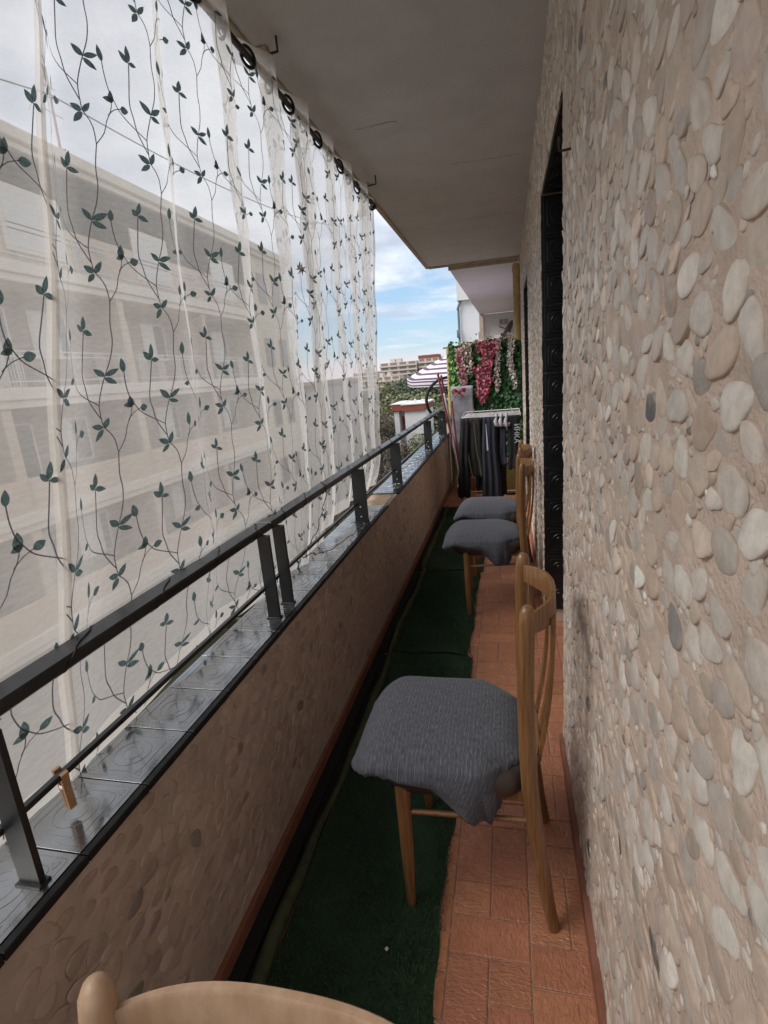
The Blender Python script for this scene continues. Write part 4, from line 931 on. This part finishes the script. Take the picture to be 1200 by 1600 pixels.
flowers(lambda t: -.30+.0*t, 1.06, 1.52, lambda t: .10*(1-t)**.35*(.8+.3*np.sin(t*11)), 300, .034, PK, 'lower magenta garland, just left of the largest one', 12)
flowers(lambda t: -.56+.05*t, 1.18, 1.74, lambda t: .045+.0*t, 300, .034, [(.55,.28,.34),(.50,.16,.20),(.58,.40,.40)], 'dusty pink garland near the left side of the leaf screen', 13)
flowers(lambda t: -.47+.01*t, 1.40, 1.78, lambda t: .05+.0*t, 140, .036, [(.50,.45,.38),(.42,.36,.26),(.6,.5,.45)], 'cream flower garland between the dusty pink and the magenta ones', 14)
flowers(lambda t: -.095-.03*t, 1.18, 1.75, lambda t: .022+.0*t, 150, .03, [(.55,.48,.44),(.48,.40,.36)], 'narrow cream garland right of the magenta flowers', 15)
flowers(lambda t: .025+.06*t+.02*np.sin(t*9), 1.20, 1.86, lambda t: .026+.0*t, 190, .032, [(.62,.57,.56),(.55,.50,.46)], 'white garland hanging at the right of the screen', 16)
def topf(r, n): x = r.uniform(-.6, .1, n); return np.stack([x, 6.87+r.normal(0, .02, n), 1.72+np.abs(r.normal(0, .045, n))], -1), np.tile([0, -.6, .7], (n, 1))
sun_(leafcloud('top_sprigs', 260, topf, .05, [(.22,.30,.10),(.12,.22,.07),(.40,.38,.25),(.45,.12,.2)], M_['ivy'], None, 17))
# grey foil board with a red ribbon bow
b = MB(); vs = []; n, k = 12, 26
for i in range(k+1):
    for j in range(n+1): u, t = j/n, i/k; vs.append((-.68+.27*u+.004*math.sin(t*20), 6.74+.02*math.sin(u*3+t*9)+.01*math.sin(t*23+u*7), .18+1.10*t))
b.add(vs, [(i*(n+1)+j, i*(n+1)+j+1, (i+1)*(n+1)+j+1, (i+1)*(n+1)+j) for i in range(k) for j in range(n)])
o = b.build('foil_board', M_['wax_cloth'], smooth=180); tag(o, 'crumpled grey foil covered board leaning below the flowers, left of the rack', 'board'); md = o.modifiers.new('t', 'SOLIDIFY'); md.thickness = .012
def blob(mb, c, r, s=(1,1,1), seed=1, n=9, mi=0):
    rr = random.Random(seed); ph = [rr.uniform(0, 6) for _ in range(4)]; vs = []
    for i in range(n+1):
        th = math.pi*i/n
        for j in range(2*n):
            a = math.pi*j/n; k = 1+.12*math.sin(3*a+ph[0])*math.sin(2*th+ph[1]); vs.append((c[0]+r*s[0]*k*math.sin(th)*math.cos(a), c[1]+r*s[1]*k*math.sin(th)*math.sin(a), c[2]+r*s[2]*k*math.cos(th)))
    m_ = 2*n; mb.add(vs, [(i*m_+j, i*m_+(j+1) % m_, (i+1)*m_+(j+1) % m_, (i+1)*m_+j) for i in range(n) for j in range(m_)], mi)
b = MB()
for s in (-1, 1):
    b.bar([(-.575, 6.70, 1.21), (-.575+s*.045, 6.67, 1.235), (-.575+s*.08, 6.69, 1.215+.012*s)], [.02, .045, .055], .006, (0,0,1)); b.bar([(-.575, 6.70, 1.20), (-.575+s*.03, 6.685, 1.18), (-.575+s*.05, 6.69, 1.15)], [.012, .02, .024], .004, (.7,0,.7))
blob(b, (-.575, 6.69, 1.21), .018); tag(b.build('ribbon_bow', M_['maroon_ribbon'], smooth=50), 'dark red ribbon bow at the top of the grey foil board', 'bow')
# broom handles and a white pole in the corner
for k, (p0, p1, rr, mm, lb) in enumerate((((-.775, 6.34, 1.445), (-.585, 6.50, .12), .0125, 'purple', 'maroon pole, leftmost of those leaning in the corner, left of its twin'),
        ((-.745, 6.40, 1.415), (-.590, 6.56, .10), .0125, 'purple', 'maroon pole leaning right beside the leftmost one'),
        ((-.722, 6.42, 1.21), (-.585, 6.45, .12), .011, 'white_paint', 'white pole leaning in the corner right of the maroon poles'),
        ((-.665, 6.66, 1.10), (-.60, 6.66, .10), .012, 'purple', 'shorter maroon pole standing against the grey foil board'))):
    b = MB(); b.tube([p0, tuple((a+c)/2 for a, c in zip(p0, p1)), p1], rr, 10); e = Vector(p0); b.lathe([(0,.02),(rr*.8,.016),(rr*1.1,.004),(rr*1.1,-.02)], p0, 10)
    o = b.build('broom_pole', M_[mm], smooth=50); tag(o, lb, 'pole', 'poles leaning in the corner')
    b = MB(); b.lathe([(rr*1.3, .12), (.03, .06), (.045, .02), (.045, 0), (0, 0)], (p1[0], p1[1], p1[2]-.1), 12); b.build('brush_head', M_['black_cloth'], o, smooth=50)
b = MB(); b.tube([(-1.02+.30*math.cos(a)*1.0, 7.05+.14*math.cos(a), 1.06+.31*math.sin(a)) for a in np.linspace(0, 2*math.pi, 49)[:-1]], .022, 10, closed=True)
ho = b.build('bicycle_wheel', mat('black_tyre', (.012, .012, .013), .7), smooth=60)
ho.location = (.20, .12, .16); ho.scale = (.93, 1, .9)
b = MB()
for k in range(10):
    a = k*math.pi/10*2; b.tube([(-1.02, 7.05, 1.06), (-1.02+.28*math.cos(a), 7.05+.13*math.cos(a), 1.06+.29*math.sin(a))], .0012, 4)
b.tube([(-1.02+.03, 7.0, 1.06), (-1.02-.03, 7.1, 1.06)], .014, 8)
b.build('spokes', M_['chrome'], ho, smooth=60); tag(ho, 'black tyred bicycle wheel hanging outside the railing below the striped parasol', 'wheel')
# striped parasol next door
um = empty('striped_parasol', (-.42, 8.9, 0), 'purple and white striped parasol spreading beyond the end of the railing', 'parasol'); uT = Vector((.42, -8.9, 0))
nseg, rings = 32, 10; vs = []; uv = []
for i in range(rings+1):
    t = i/rings
    for j in range(nseg):
        a = 2*math.pi*j/nseg; rib = abs(math.cos(4*a)); rr = 1.17*t*(1-.035*(1-rib)); z = 1.90-.38*t**1.25 - .02*t*(1-rib); x, y = rr*math.cos(a), rr*math.sin(a)
        vs.append((-.42+x+.0*z, 8.9+y, z+ .10*y + .09*x)); uv.append((j/nseg, t*1.3))
b = MB(); b.add(vs, [(i*nseg+j, i*nseg+(j+1) % nseg, (i+1)*nseg+(j+1) % nseg, (i+1)*nseg+j) for i in range(rings) for j in range(nseg)])
k0 = len(b.v); 
for j in range(nseg): v = b.v[rings*nseg+j]; b.v.append((v[0], v[1], v[2]-.09)); uv.append((j/nseg, 1.05))
b.add([], []); b.f += [(rings*nseg+j, rings*nseg+(j+1) % nseg, k0+(j+1) % nseg, k0+j) for j in range(nseg)]; b.mi += [0]*nseg
o = b.build('canopy', M_['umbrella'], um, smooth=30); o.location = uT
uvl = o.data.uv_layers.new(name='UVMap'); li = np.empty(len(o.data.loops), np.int32); o.data.loops.foreach_get('vertex_index', li); uvl.data.foreach_set('uv', np.array(uv, np.float32)[li].ravel())
b = MB(); b.tube([(-.42, 8.9, -.0), (-.42, 8.9, 2.02)], .02, 10); o = b.build('pole', M_['white_paint'], um, smooth=60); o.location = uT

# ------------------------------------------------------------ neighbour's balcony
nb = empty('neighbour_balcony', (0, 10, 0), 'next balcony beyond the leaf screen with pale lavender ceiling and white end wall', 'balcony'); nT = Vector((0, -10, 0))
def nun(o): o.parent = nb; o.location = nT; return o
b = MB(); vs = [(-.655, 7.01, 2.665), (.44, 7.01, 2.665), (.44, 13.2, 2.665), (-.575, 13.2, 2.665)]; b.add(vs+[(x, y, z+.25) for x, y, z in vs], [(0,1,2,3),(7,6,5,4),(0,4,5,1),(1,5,6,2),(2,6,7,3),(3,7,4,0)]); nun(b.build('slab', M_['white_plaster']))
b = MB(); b.bbox(-.66, .15, 7.006, 7.03, 2.645, 2.70, .003); nun(b.build('slab_trim', M_['plaster_edge']))
b = MB(); b.box(.19, .44, 7.21, 13.2, 0, 2.664); nun(b.build('side_wall', M_['white_wall']))
b = MB(); b.box(-.50, .44, 13.2, 13.4, -.2, 2.66); nun(b.build('end_wall', M_['white_wall']))
b = MB(); b.bbox(-.585, -.498, 13.05, 13.3, 0, 2.664, .005); nun(b.build('corner_pillar', M_['plaster_edge']))
b = MB(); b.box(-.92, .44, 13.4, 13.6, -.2, .7); nun(b.build('end_parapet', M_['white_wall']))
for x in (-.14, -.035):
    b = MB()
    for q in range(4): b.bbox(x, x+.085, 13.185, 13.197, 2.40+q*.03, 2.42+q*.03, .001)
    nun(b.build('vent', mat('vent_grey', (.30,.28,.28), .6)))
b = MB(); b.bbox(-.25, .17, 12.80, 13.18, 1.50, 2.16, .01); ac = b.build('air_conditioner', M_['white_paint'])
b = MB()
for q in range(9): b.bbox(-.235, .155, 12.79, 12.80, 1.55+q*.065, 1.575+q*.065, .001)
b.build('louvre', mat('louvre_grey', (.35,.35,.37), .6), ac); tag(ac, 'white louvred air conditioner box on the neighbour end wall', 'air conditioner')
b = MB(); b.add([], [])
n = 20; vs = []; 
for i in range(5):
    for j in range(n): a = 2*math.pi*j/n; r_ = .20*i/4; vs.append((r_*math.cos(a), .06*(i/4)**2, r_*.8*math.sin(a)))
b.add(vs, [(i*n+j, i*n+(j+1) % n, (i+1)*n+(j+1) % n, (i+1)*n+j) for i in range(4) for j in range(n)]); b.tube([(0, 0, 0), (0, .22, -.02)], .01, 6); b.tube([(0, 0, 0), (.05, -.1, -.3)], .014, 6)
o = b.build('satellite_dish', mat('dish_grey', (.07, .065, .07), .5), smooth=60); o.location = (.075, 10.2, 2.07); o.rotation_euler = (R_(35), R_(-30), R_(60)); tag(o, 'small dark tilted dish above the white flower garland', 'dish'); 
md = o.modifiers.new('t', 'SOLIDIFY'); md.thickness = .006
b = MB(); b.tube([(.142, 7.09, -.2), (.142, 7.09, 2.64)], .048, 16)
for z in (.9, 2.55, 1.75): b.tube([(.142, 7.09, z), (.142, 7.09, z+.06)], .054, 16)
tag(b.build('drainpipe', M_['yellow_pipe'], smooth=40), 'ochre yellow drainpipe running down the house wall behind the leaf screen', 'drainpipe')
bt = empty('white_house', (-.8, 16, -9), 'white house front with a curved grey gutter above the flowers', 'house'); bT = Vector((.8, -16, 9))
b = MB(); b.box(-1.16, 6, 15.0, 24, -9, 3.22); o = b.build('house_wall', mat('bright_white_wall', (.72, .72, .74), .8, var=.04, vscale=2), bt); o.location = bT
b = MB(); vs = []
b.tube([(-1.20, 14.97, 3.05), (-1.20, 14.97, 1.2), (-1.18, 14.97, -8)], .03, 8); b.tube([(-1.22, 14.95, 3.0), (-1.10, 14.95, 3.32), (-.85, 14.95, 3.42), (-.5, 14.95, 3.44)], .035, 8); b.bbox(-1.26, -1.18, 14.9, 15.0, 2.3, 2.5, .005)
o = b.build('gutter', mat('gutter_grey', (.17, .17, .175), .6), bt, smooth=50); o.location = bT
b = MB(); b.box(-1.22, 6.1, 14.9, 24.1, 3.22, 3.9); o = b.build('roof_band', M_['white_wall'], bt); o.location = bT
# our own building's body so nothing is open from the side
b = MB(); b.box(-.9, 6, -1.8, 13.4, -9, -.21); o = tag(b.build('building_base', M_['cream']), 'cream lower storeys of the house below the balcony floor', 'house')

# ------------------------------------------------------------ apartment facade across the street
fa = empty('apartment_building', (-14, 12, -9), 'long pale brown apartment building across the street, seen through the curtain', 'building'); fT = Vector((14, -12, 9))
def fun(o): o.parent = fa; o.location = fT; return o
FX, Y0, Y1, Y2 = -12., -14., 25.8, 30.3; H = 3.1; ZT = 8.25; lev = [4.9-H*k for k in range(5)]
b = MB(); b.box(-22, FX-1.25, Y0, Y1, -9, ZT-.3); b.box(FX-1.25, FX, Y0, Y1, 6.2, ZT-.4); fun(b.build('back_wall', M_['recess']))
b = MB(); b.box(FX-.02, FX+.0, Y0, Y1, 4.95, ZT-.4); fun(b.build('top_storey_wall', M_['facade']))
b = MB(); b.box(-22.4, FX, Y1, Y2, -9, ZT-.3); fun(b.build('end_block', M_['cream']))
b = MB(); b.bbox(-22.6, FX+.30, Y0-.2, Y2+.3, ZT-.32, ZT, .03); b.bbox(FX-.2, FX+.18, Y0-.2, Y2+.2, ZT-.5, ZT-.32, .02); fun(b.build('roof_edge', M_['band']))
for z in lev[:4]:
    b = MB(); b.bbox(FX-1.3, FX+.12, Y0, Y1+.1, z-.14, z+.16, .02); b.bbox(FX-1.3, FX+.04, Y0, Y1, z-.34, z-.14, .02); fun(b.build('balcony_slab', M_['band']))
bays = [Y0 + 5.0*k for k in range(9)]
shm = {}
for li_, z in enumerate(lev[:4]):
    for y in bays:
        if y+4.4 > Y1+.6: pass
        b = MB(); b.box(FX-1.26, FX-.02, y-.15, y+.15, z+.16, z+H-.34)
        if y > -6: fun(b.build('partition_wall', M_['facade']))
        if y < -4 or y > Y1-4: continue
        ztop = z+H-.34
        if li_ == 0: pass
        for (a, c, kind) in ((.5, 1.8, 'door'), (2.5, 3.9, 'window')):
            zb = z+.2 if kind == 'door' else z+1.0
            key = (kind, 0)
            b = MB(); b.bbox(FX-1.24, FX-1.20, y+a, y+c, zb, z+2.35, .01); o = fun(b.build('window', M_['band']))
            b = MB(); b.bbox(FX-1.205, FX-1.18, y+a+.08, y+(a+c)/2+(.0 if (li_+int(y)) % 2 else .3), zb+.06, z+2.3, .005); o2 = b.build('shutter', M_['shutter'], o)
            b = MB(); b.bbox(FX-1.203, FX-1.19, y+(a+c)/2+(.02 if (li_+int(y)) % 2 else .32), y+c-.08, zb+.06, z+2.3, .005); o2 = b.build('pane', M_['dark_glass'], o)
        if li_ in (0, 1):                                   # white bar railing in groups
            b = MB()
            for zz in (.30, .92, 1.05): b.box(FX+.03, FX+.06, y+.2, y+4.8, z+zz, z+zz+.03)
            for q in range(5):
                for s in range(5): yy = y+.35+q*1.0+s*.09; b.box(FX+.035, FX+.055, yy, yy+.02, z+.16, z+1.05)
            fun(b.build('balustrade', M_['shutter']))
        else:
            b = MB(); b.bbox(FX-.06, FX+.02, y+.15, y+4.85, z+.16, z+1.0, .01); fun(b.build('balcony_front', M_['facade']))
for y in bays[3:]:
    if y+3 > Y1: continue
    b = MB(); b.bbox(FX, FX+.05, y+1.1, y+3.1, 5.3, 6.9, .02); o = fun(b.build('window', M_['band'])); b = MB(); b.bbox(FX+.05, FX+.06, y+1.25, y+2.95, 5.42, 6.78, .005); b.build('pane', M_['shutter'], o)
for z in lev[:4]:
    for y in (26.6, 28.4):
        b = MB(); b.bbox(FX, FX+.05, y, y+.95, z+.7, z+2.1, .01); o = fun(b.build('window', M_['recess'])); b = MB(); b.bbox(FX+.05, FX+.06, y+.08, y+.87, z+.8, z+2.0, .004); b.build('pane', M_['dark_glass'], o)
am = MB(); am.tube([(-13, 15.95, 8.2), (-13, 16.0, 11.1)], .04, 6); am.tube([(-13, 16, 11.0), (-13, 15, 9.6)], .008, 4)
for z, l in ((10.6, .5), (10.3, .6), (9.9, .7)): am.tube([(-13.0, 16-l/2, z), (-13.0, 16+l/2, z)], .012, 5)
tag(am.build('antenna_mast', mat('reddish_metal', (.28, .20, .19), .6), smooth=60), 'thin television antenna mast on the roof across the street', 'antenna')
b = MB()
for (p0, p1, sg) in (((-13, 16, 10.4), (-13, 48, 14.0), .8), ((-13, 16, 10.4), (-13, -6, 7.9), .6), ((-13, 16.2, 9.0), (-13, 3, 8.3), .3)):
    pts = [Vector(p0).lerp(Vector(p1), k/20) - Vector((0,0,sg*4*(k/20)*(1-k/20))) for k in range(21)]; b.tube(pts, .022, 4)
tag(b.build('overhead_cable', M_['wire']), 'thin cables stretched above the roof across the street', 'cable')
# second, lower building further along
lo_ = empty('low_building', (-15, 48, -9), 'low grey beige building with flat roof beyond the end of the apartment building', 'building')
b = MB(); b.box(-26, -12.2, 36, 45, -9, 1.25); o = b.build('building_wall', mat('greige_wall', (.36, .33, .31), .9, var=.08, vscale=.5), lo_); o.location = (15, -48, 9)
b = MB(); b.bbox(-26.2, -12.0, 35.8, 45.2, 1.25, 1.55, .03); o = b.build('roof_band', M_['recess'], lo_); o.location = (15, -48, 9)
for k in range(2):
    for z in (-4.8, -1.7):
        b = MB(); b.bbox(-12.2, -12.12, 38+k*3.4, 39.6+k*3.4, z, z+1.5, .01); o = b.build('window', M_['shutter'], lo_); o.location = (15, -48, 9)
# white kiosk-like house with brick red trim
kh = empty('white_red_house', (-7.3, 41, -9), 'small white house with brick red roof band and chimney among the trees', 'house'); kT = Vector((7.3, -41, 9))
def hun(o): o.parent = kh; o.location = kT; return o
b = MB(); b.box(-7.55, -5.95, 40, 44, -9, -1.15); b.box(-8.42, -8.05, 40.3, 44, -9, -1.15); b.box(-8.1, -7.5, 41.2, 44, -9, -1.15); hun(b.build('house_wall', M_['white_wall']))
b = MB(); b.bbox(-7.72, -5.9, 39.85, 44.2, -1.16, -.72, .01); b.bbox(-8.55, -7.725, 40.15, 44.2, -1.12, -.66, .01); hun(b.build('roof_trim', M_['brick_red']))
b = MB(); b.bbox(-7.78, -5.85, 39.8, 44.3, -.72, -.62, .01); b.bbox(-8.6, -7.785, 40.1, 44.3, -.66, -.58, .01); rf = hun(b.build('roof', M_['white_wall']))
b = MB(); b.bbox(-6.95, -6.8, 41, 41.2, -.62, -.38, .01); b.bbox(-6.5, -6.2, 41.5, 41.9, -.62, -.45, .01); b.build('chimney', M_['white_wall'], rf)
for z in (-3.1, -5.4): b = MB(); b.bbox(-8.0, -7.62, 41.12, 41.2, z, z+1.5, .01); hun(b.build('window', M_['brick_red']))
# far apartment blocks
def block(x0, x1, y, z0, z1, label, nf):
    e = empty('far_apartment_block', ((x0+x1)/2, y, z0), label, 'apartment block', 'far apartment blocks on the skyline'); T = -Vector(((x0+x1)/2, y, z0))
    b = MB(); b.box(x0, x1, y, y+14, z0, z1); r2 = random.Random(int(x0)); w_ = x1-x0
    for k in range(2): a = x0+w_*r2.uniform(.1, .7); b.box(a, a+w_*.14, y+3, y+9, z1, z1+2.2)
    o = b.build('block_wall', M_['far_wall'], e); o.location = T
    fh = (z1-z0)/nf; nc = max(3, int(w_/5.2)); me = None
    for i in range(nf):
        b = MB(); b.box(x0-.3, x1+.3, y-1.1, y, z0+fh*i+fh*.02, z0+fh*i+fh*.36); o = b.build('balcony_band', M_['far_wall'], e); o.location = T
        for j in range(nc):
            xx = x0+w_*(j+.5)/nc
            if me is None:
                b = MB(); b.box(-w_/nc*.36, w_/nc*.36, -.12, 0, 0, fh*.52); wo = b.build('window', M_['far_win'], e); me = wo
            else: wo = me.copy(); col.objects.link(wo)
            wo.parent = e; wo.location = Vector((xx, y, z0+fh*i+fh*.38))+T
hz_ = 1.47
block(-96, -80, 340, -12, 5.0, 'lowest pale apartment block at the left of the skyline, beside the curtain', 6)
block(-80, -56, 350, -12, 9.8, 'largest pale apartment block in the middle of the skyline', 8)
block(-55, -42, 352, -12, 10.6, 'pale apartment block with reddish top left of the striped parasol', 8)
block(-41, -26, 356, -12, 11.0, 'rightmost pale apartment block, partly behind the striped parasol', 8)
block(-72, -58, 300, -13, 1.5, 'nearer lower pale block in front of the largest one', 5)
b = MB(); b.box(-55, -42, 351.9, 366, 10.65, 12.6); tag(b.build('red_roof_hut', M_['brick_red']), 'red brown roof hut topping the skyline block beside the parasol', 'roof hut')
hl = MB(); n = 60; vs = []
for i in range(n+1):
    x = -900+1800*i/n; h_ = -2+9*abs(math.sin(i*.37))*.5+5*abs(math.sin(i*.13+1)); vs += [(x, 900, -9), (x, 900, h_), (x, 1300, -9)]
hl.add(vs, [(i*3, i*3+3, i*3+4, i*3+1) for i in range(n)] + [(i*3+1, i*3+4, i*3+5, i*3+2) for i in range(n)])
tag(hl.build('hills', mat('far_hills', (.20, .22, .24), .95)), 'low grey hills on the horizon', None, None, 'structure')

# ------------------------------------------------------------ trees of the park
def tree_mesh(seed, nleaf, shape, cols, size):
    r = random.Random(seed); rn = np.random.RandomState(seed); blobs = []
    for k in range(16):
        a = r.uniform(0, 6.28); q = r.uniform(0, 1)**.5; z = r.uniform(.42, .95)
        rad = shape(z)*q*.8; blobs.append((rad*math.cos(a), rad*math.sin(a), z, r.uniform(.13, .24)))
    bl = np.array(blobs); idx = rn.randint(0, len(bl), nleaf); d = rn.normal(0, 1, (nleaf, 3)); d /= np.linalg.norm(d, axis=1, keepdims=True)
    P = bl[idx, :3] + d*(bl[idx, 3]*rn.uniform(.5, 1.05, nleaf)**.6)[:, None]*np.array([1, 1, .75])
    def fn(r_, n): return P, d
    t = rn.uniform(.8, 1.25, len(bl))[idx]
    o = leafcloud('crown', nleaf, fn, size, cols, M_['leaf_dark'], None, seed, .3)
    ca = o.data.color_attributes['col']; buf = np.empty(nleaf*5*4, np.float32); ca.data.foreach_get('color', buf); buf = buf.reshape(-1, 4); buf[:, :3] *= np.repeat(t, 5)[:, None]; ca.data.foreach_set('color', buf.ravel())
    b = MB(); b.tube([(0,0,0), (.01,.01,.3), (-.01,0,.75)], [.03,.022,.01], 7)
    for k in range(6): p = blobs[k]; b.tube([(0,0,.25+.05*k), (p[0]*.5, p[1]*.5, (p[2]+.3)/2), (p[0], p[1], p[2])], [.014,.009,.004], 5)
    t_ = b.build('trunk', M_['bark'], smooth=60); return o, t_
GD = [(.065,.095,.055),(.052,.075,.045),(.08,.105,.06)]; GO = [(.15,.155,.07),(.12,.13,.065),(.17,.165,.085)]; GB = [(.20,.165,.115),(.16,.13,.095),(.22,.18,.13)]
protos = [tree_mesh(1, 7000, lambda z: .42*math.sin(math.pi*min(1, z))**.6, GD, .030), tree_mesh(2, 6000, lambda z: .5*math.sin(math.pi*min(1, z)), GO, .030), tree_mesh(3, 5000, lambda z: .36, GB, .026), tree_mesh(4, 5000, lambda z: .22*(1.1-z)*2, GD, .03)]
def tree(kind, x, y, h, label, wd=1.0, first=[True]*4):
    e = empty('park_tree', (x, y, -9), label, 'tree', 'trees in the park beyond the railing', rnd.uniform(0, 6)); cr_, tk = protos[kind]
    if not first[kind]: cr_, tk = cr_.copy(), tk.copy(); col.objects.link(cr_); col.objects.link(tk)
    first[kind] = False; cr_.parent = e; tk.parent = e; e.scale = (h*wd, h*wd, h)
TL = [(0,-19,68,8.6,'dark round pine tree closest to the far curtain edge',1.3),(0,-14.6,80,8.9,'dark pine tree just left of the tall thin one',1.1),(3,-13.2,86,10.4,'tall thin dark tree sticking up before the skyline',1.),(1,-12,62,8.4,'olive green tree behind the small white house',1.4),
 (1,-9.0,58,9.0,'broad olive tree right behind the white house roof',1.5),(0,-7.0,66,9.6,'dark green tree under the striped parasol edge',1.4),(1,-4.4,50,8.9,'green tree seen inside the bicycle wheel',1.3),(2,-11.5,48,7.2,'brownish thin tree left of the white house',1.0),
 (2,-10.2,40,6.0,'dry brown tree nearest the curtain, low',1.2),(1,-13.5,54,7.4,'yellowish tree between the pine and the white house',1.2),(0,-24,78,8.8,'dark tree hidden mostly behind the curtain edge',1.3),(2,-9.2,33,5.2,'dry brown shrubby tree below the white house',1.5),
 (1,-5.2,38,6.6,'olive tree just right of the white house',1.2),(0,-2.2,60,9.4,'dark tree behind the maroon poles',1.3),(1,-30,90,8.8,'olive tree far left behind the curtain',1.6),(0,-17,105,9.9,'distant dark tree below the largest skyline block',1.6),(1,-22,120,9.8,'distant olive tree below the lowest skyline block',1.7),(0,-9,110,10.2,'distant dark tree below the parasol',1.8)]
for k_, x, y, h, lb, wd in TL: tree(k_, x, y, h, lb, wd)
# leafless shrubs and twigs close below the balcony
def bare(x, y, z, h, label, seed, m):
    r = random.Random(seed); b = MB()
    def grow(p, d, l, rad, dep):
        q = p + d*l; b.tube([p, p+d*l*.5+Vector((r.uniform(-.05,.05),r.uniform(-.05,.05),0))*l, q], [rad, rad*.8, rad*.6], 4, cap=False)
        if dep == 0: return
        for _ in range(r.choice((2, 3, 3))):
            d2 = (d + Vector((r.uniform(-.75,.75), r.uniform(-.75,.75), r.uniform(-.1,.45)))).normalized(); grow(q, d2, l*r.uniform(.62, .82), rad*.58, dep-1)
    for _ in range(4): grow(Vector((r.uniform(-.3,.3), r.uniform(-.3,.3), 0)), Vector((r.uniform(-.35,.35), r.uniform(-.35,.35), 1)).normalized(), h*.30, .045, 5)
    o = b.build('bare_tree', m, smooth=60); o.location = (x, y, z); tag(o, label, 'tree', 'leafless trees below the railing')
M_['twig'] = mat('pale_twigs', (.22, .16, .12), .9, var=.3, vscale=3); M_['twig2'] = mat('grey_twigs', (.30, .27, .25), .9, var=.2, vscale=3)
bare(-6.6, 26, -9, 7.2, 'leafless grey tree in front of the white house wall', 3, M_['twig2']); bare(-8.4, 27, -9, 6.6, 'leafless brown tree left of the white house wall', 4, M_['twig']); bare(-5.2, 22, -9, 6.4, 'leafless tree seen between the second and third last railing posts', 5, M_['twig']); bare(-9.8, 34, -9, 7.6, 'leafless pale tree against the dark pines', 6, M_['twig2'])
bare(-4.6, 16, -9, 6.8, 'leafless brown tree closest below the railing', 8, M_['twig'])
rn = np.random.RandomState(9)
def under_fn(r, n): return np.stack([r.uniform(-30, 0, n), r.uniform(18, 130, n)**1.0, -8.9+np.abs(r.normal(0, .9, n))], -1), np.tile([0, -.3, 1.], (n, 1))
tag(leafcloud('undergrowth', 26000, under_fn, .45, [(.10,.10,.05),(.14,.115,.07),(.075,.085,.035),(.17,.14,.10)], M_['leaf_dark'], None, 21), 'dry green and brown undergrowth covering the park', None, None, 'stuff')
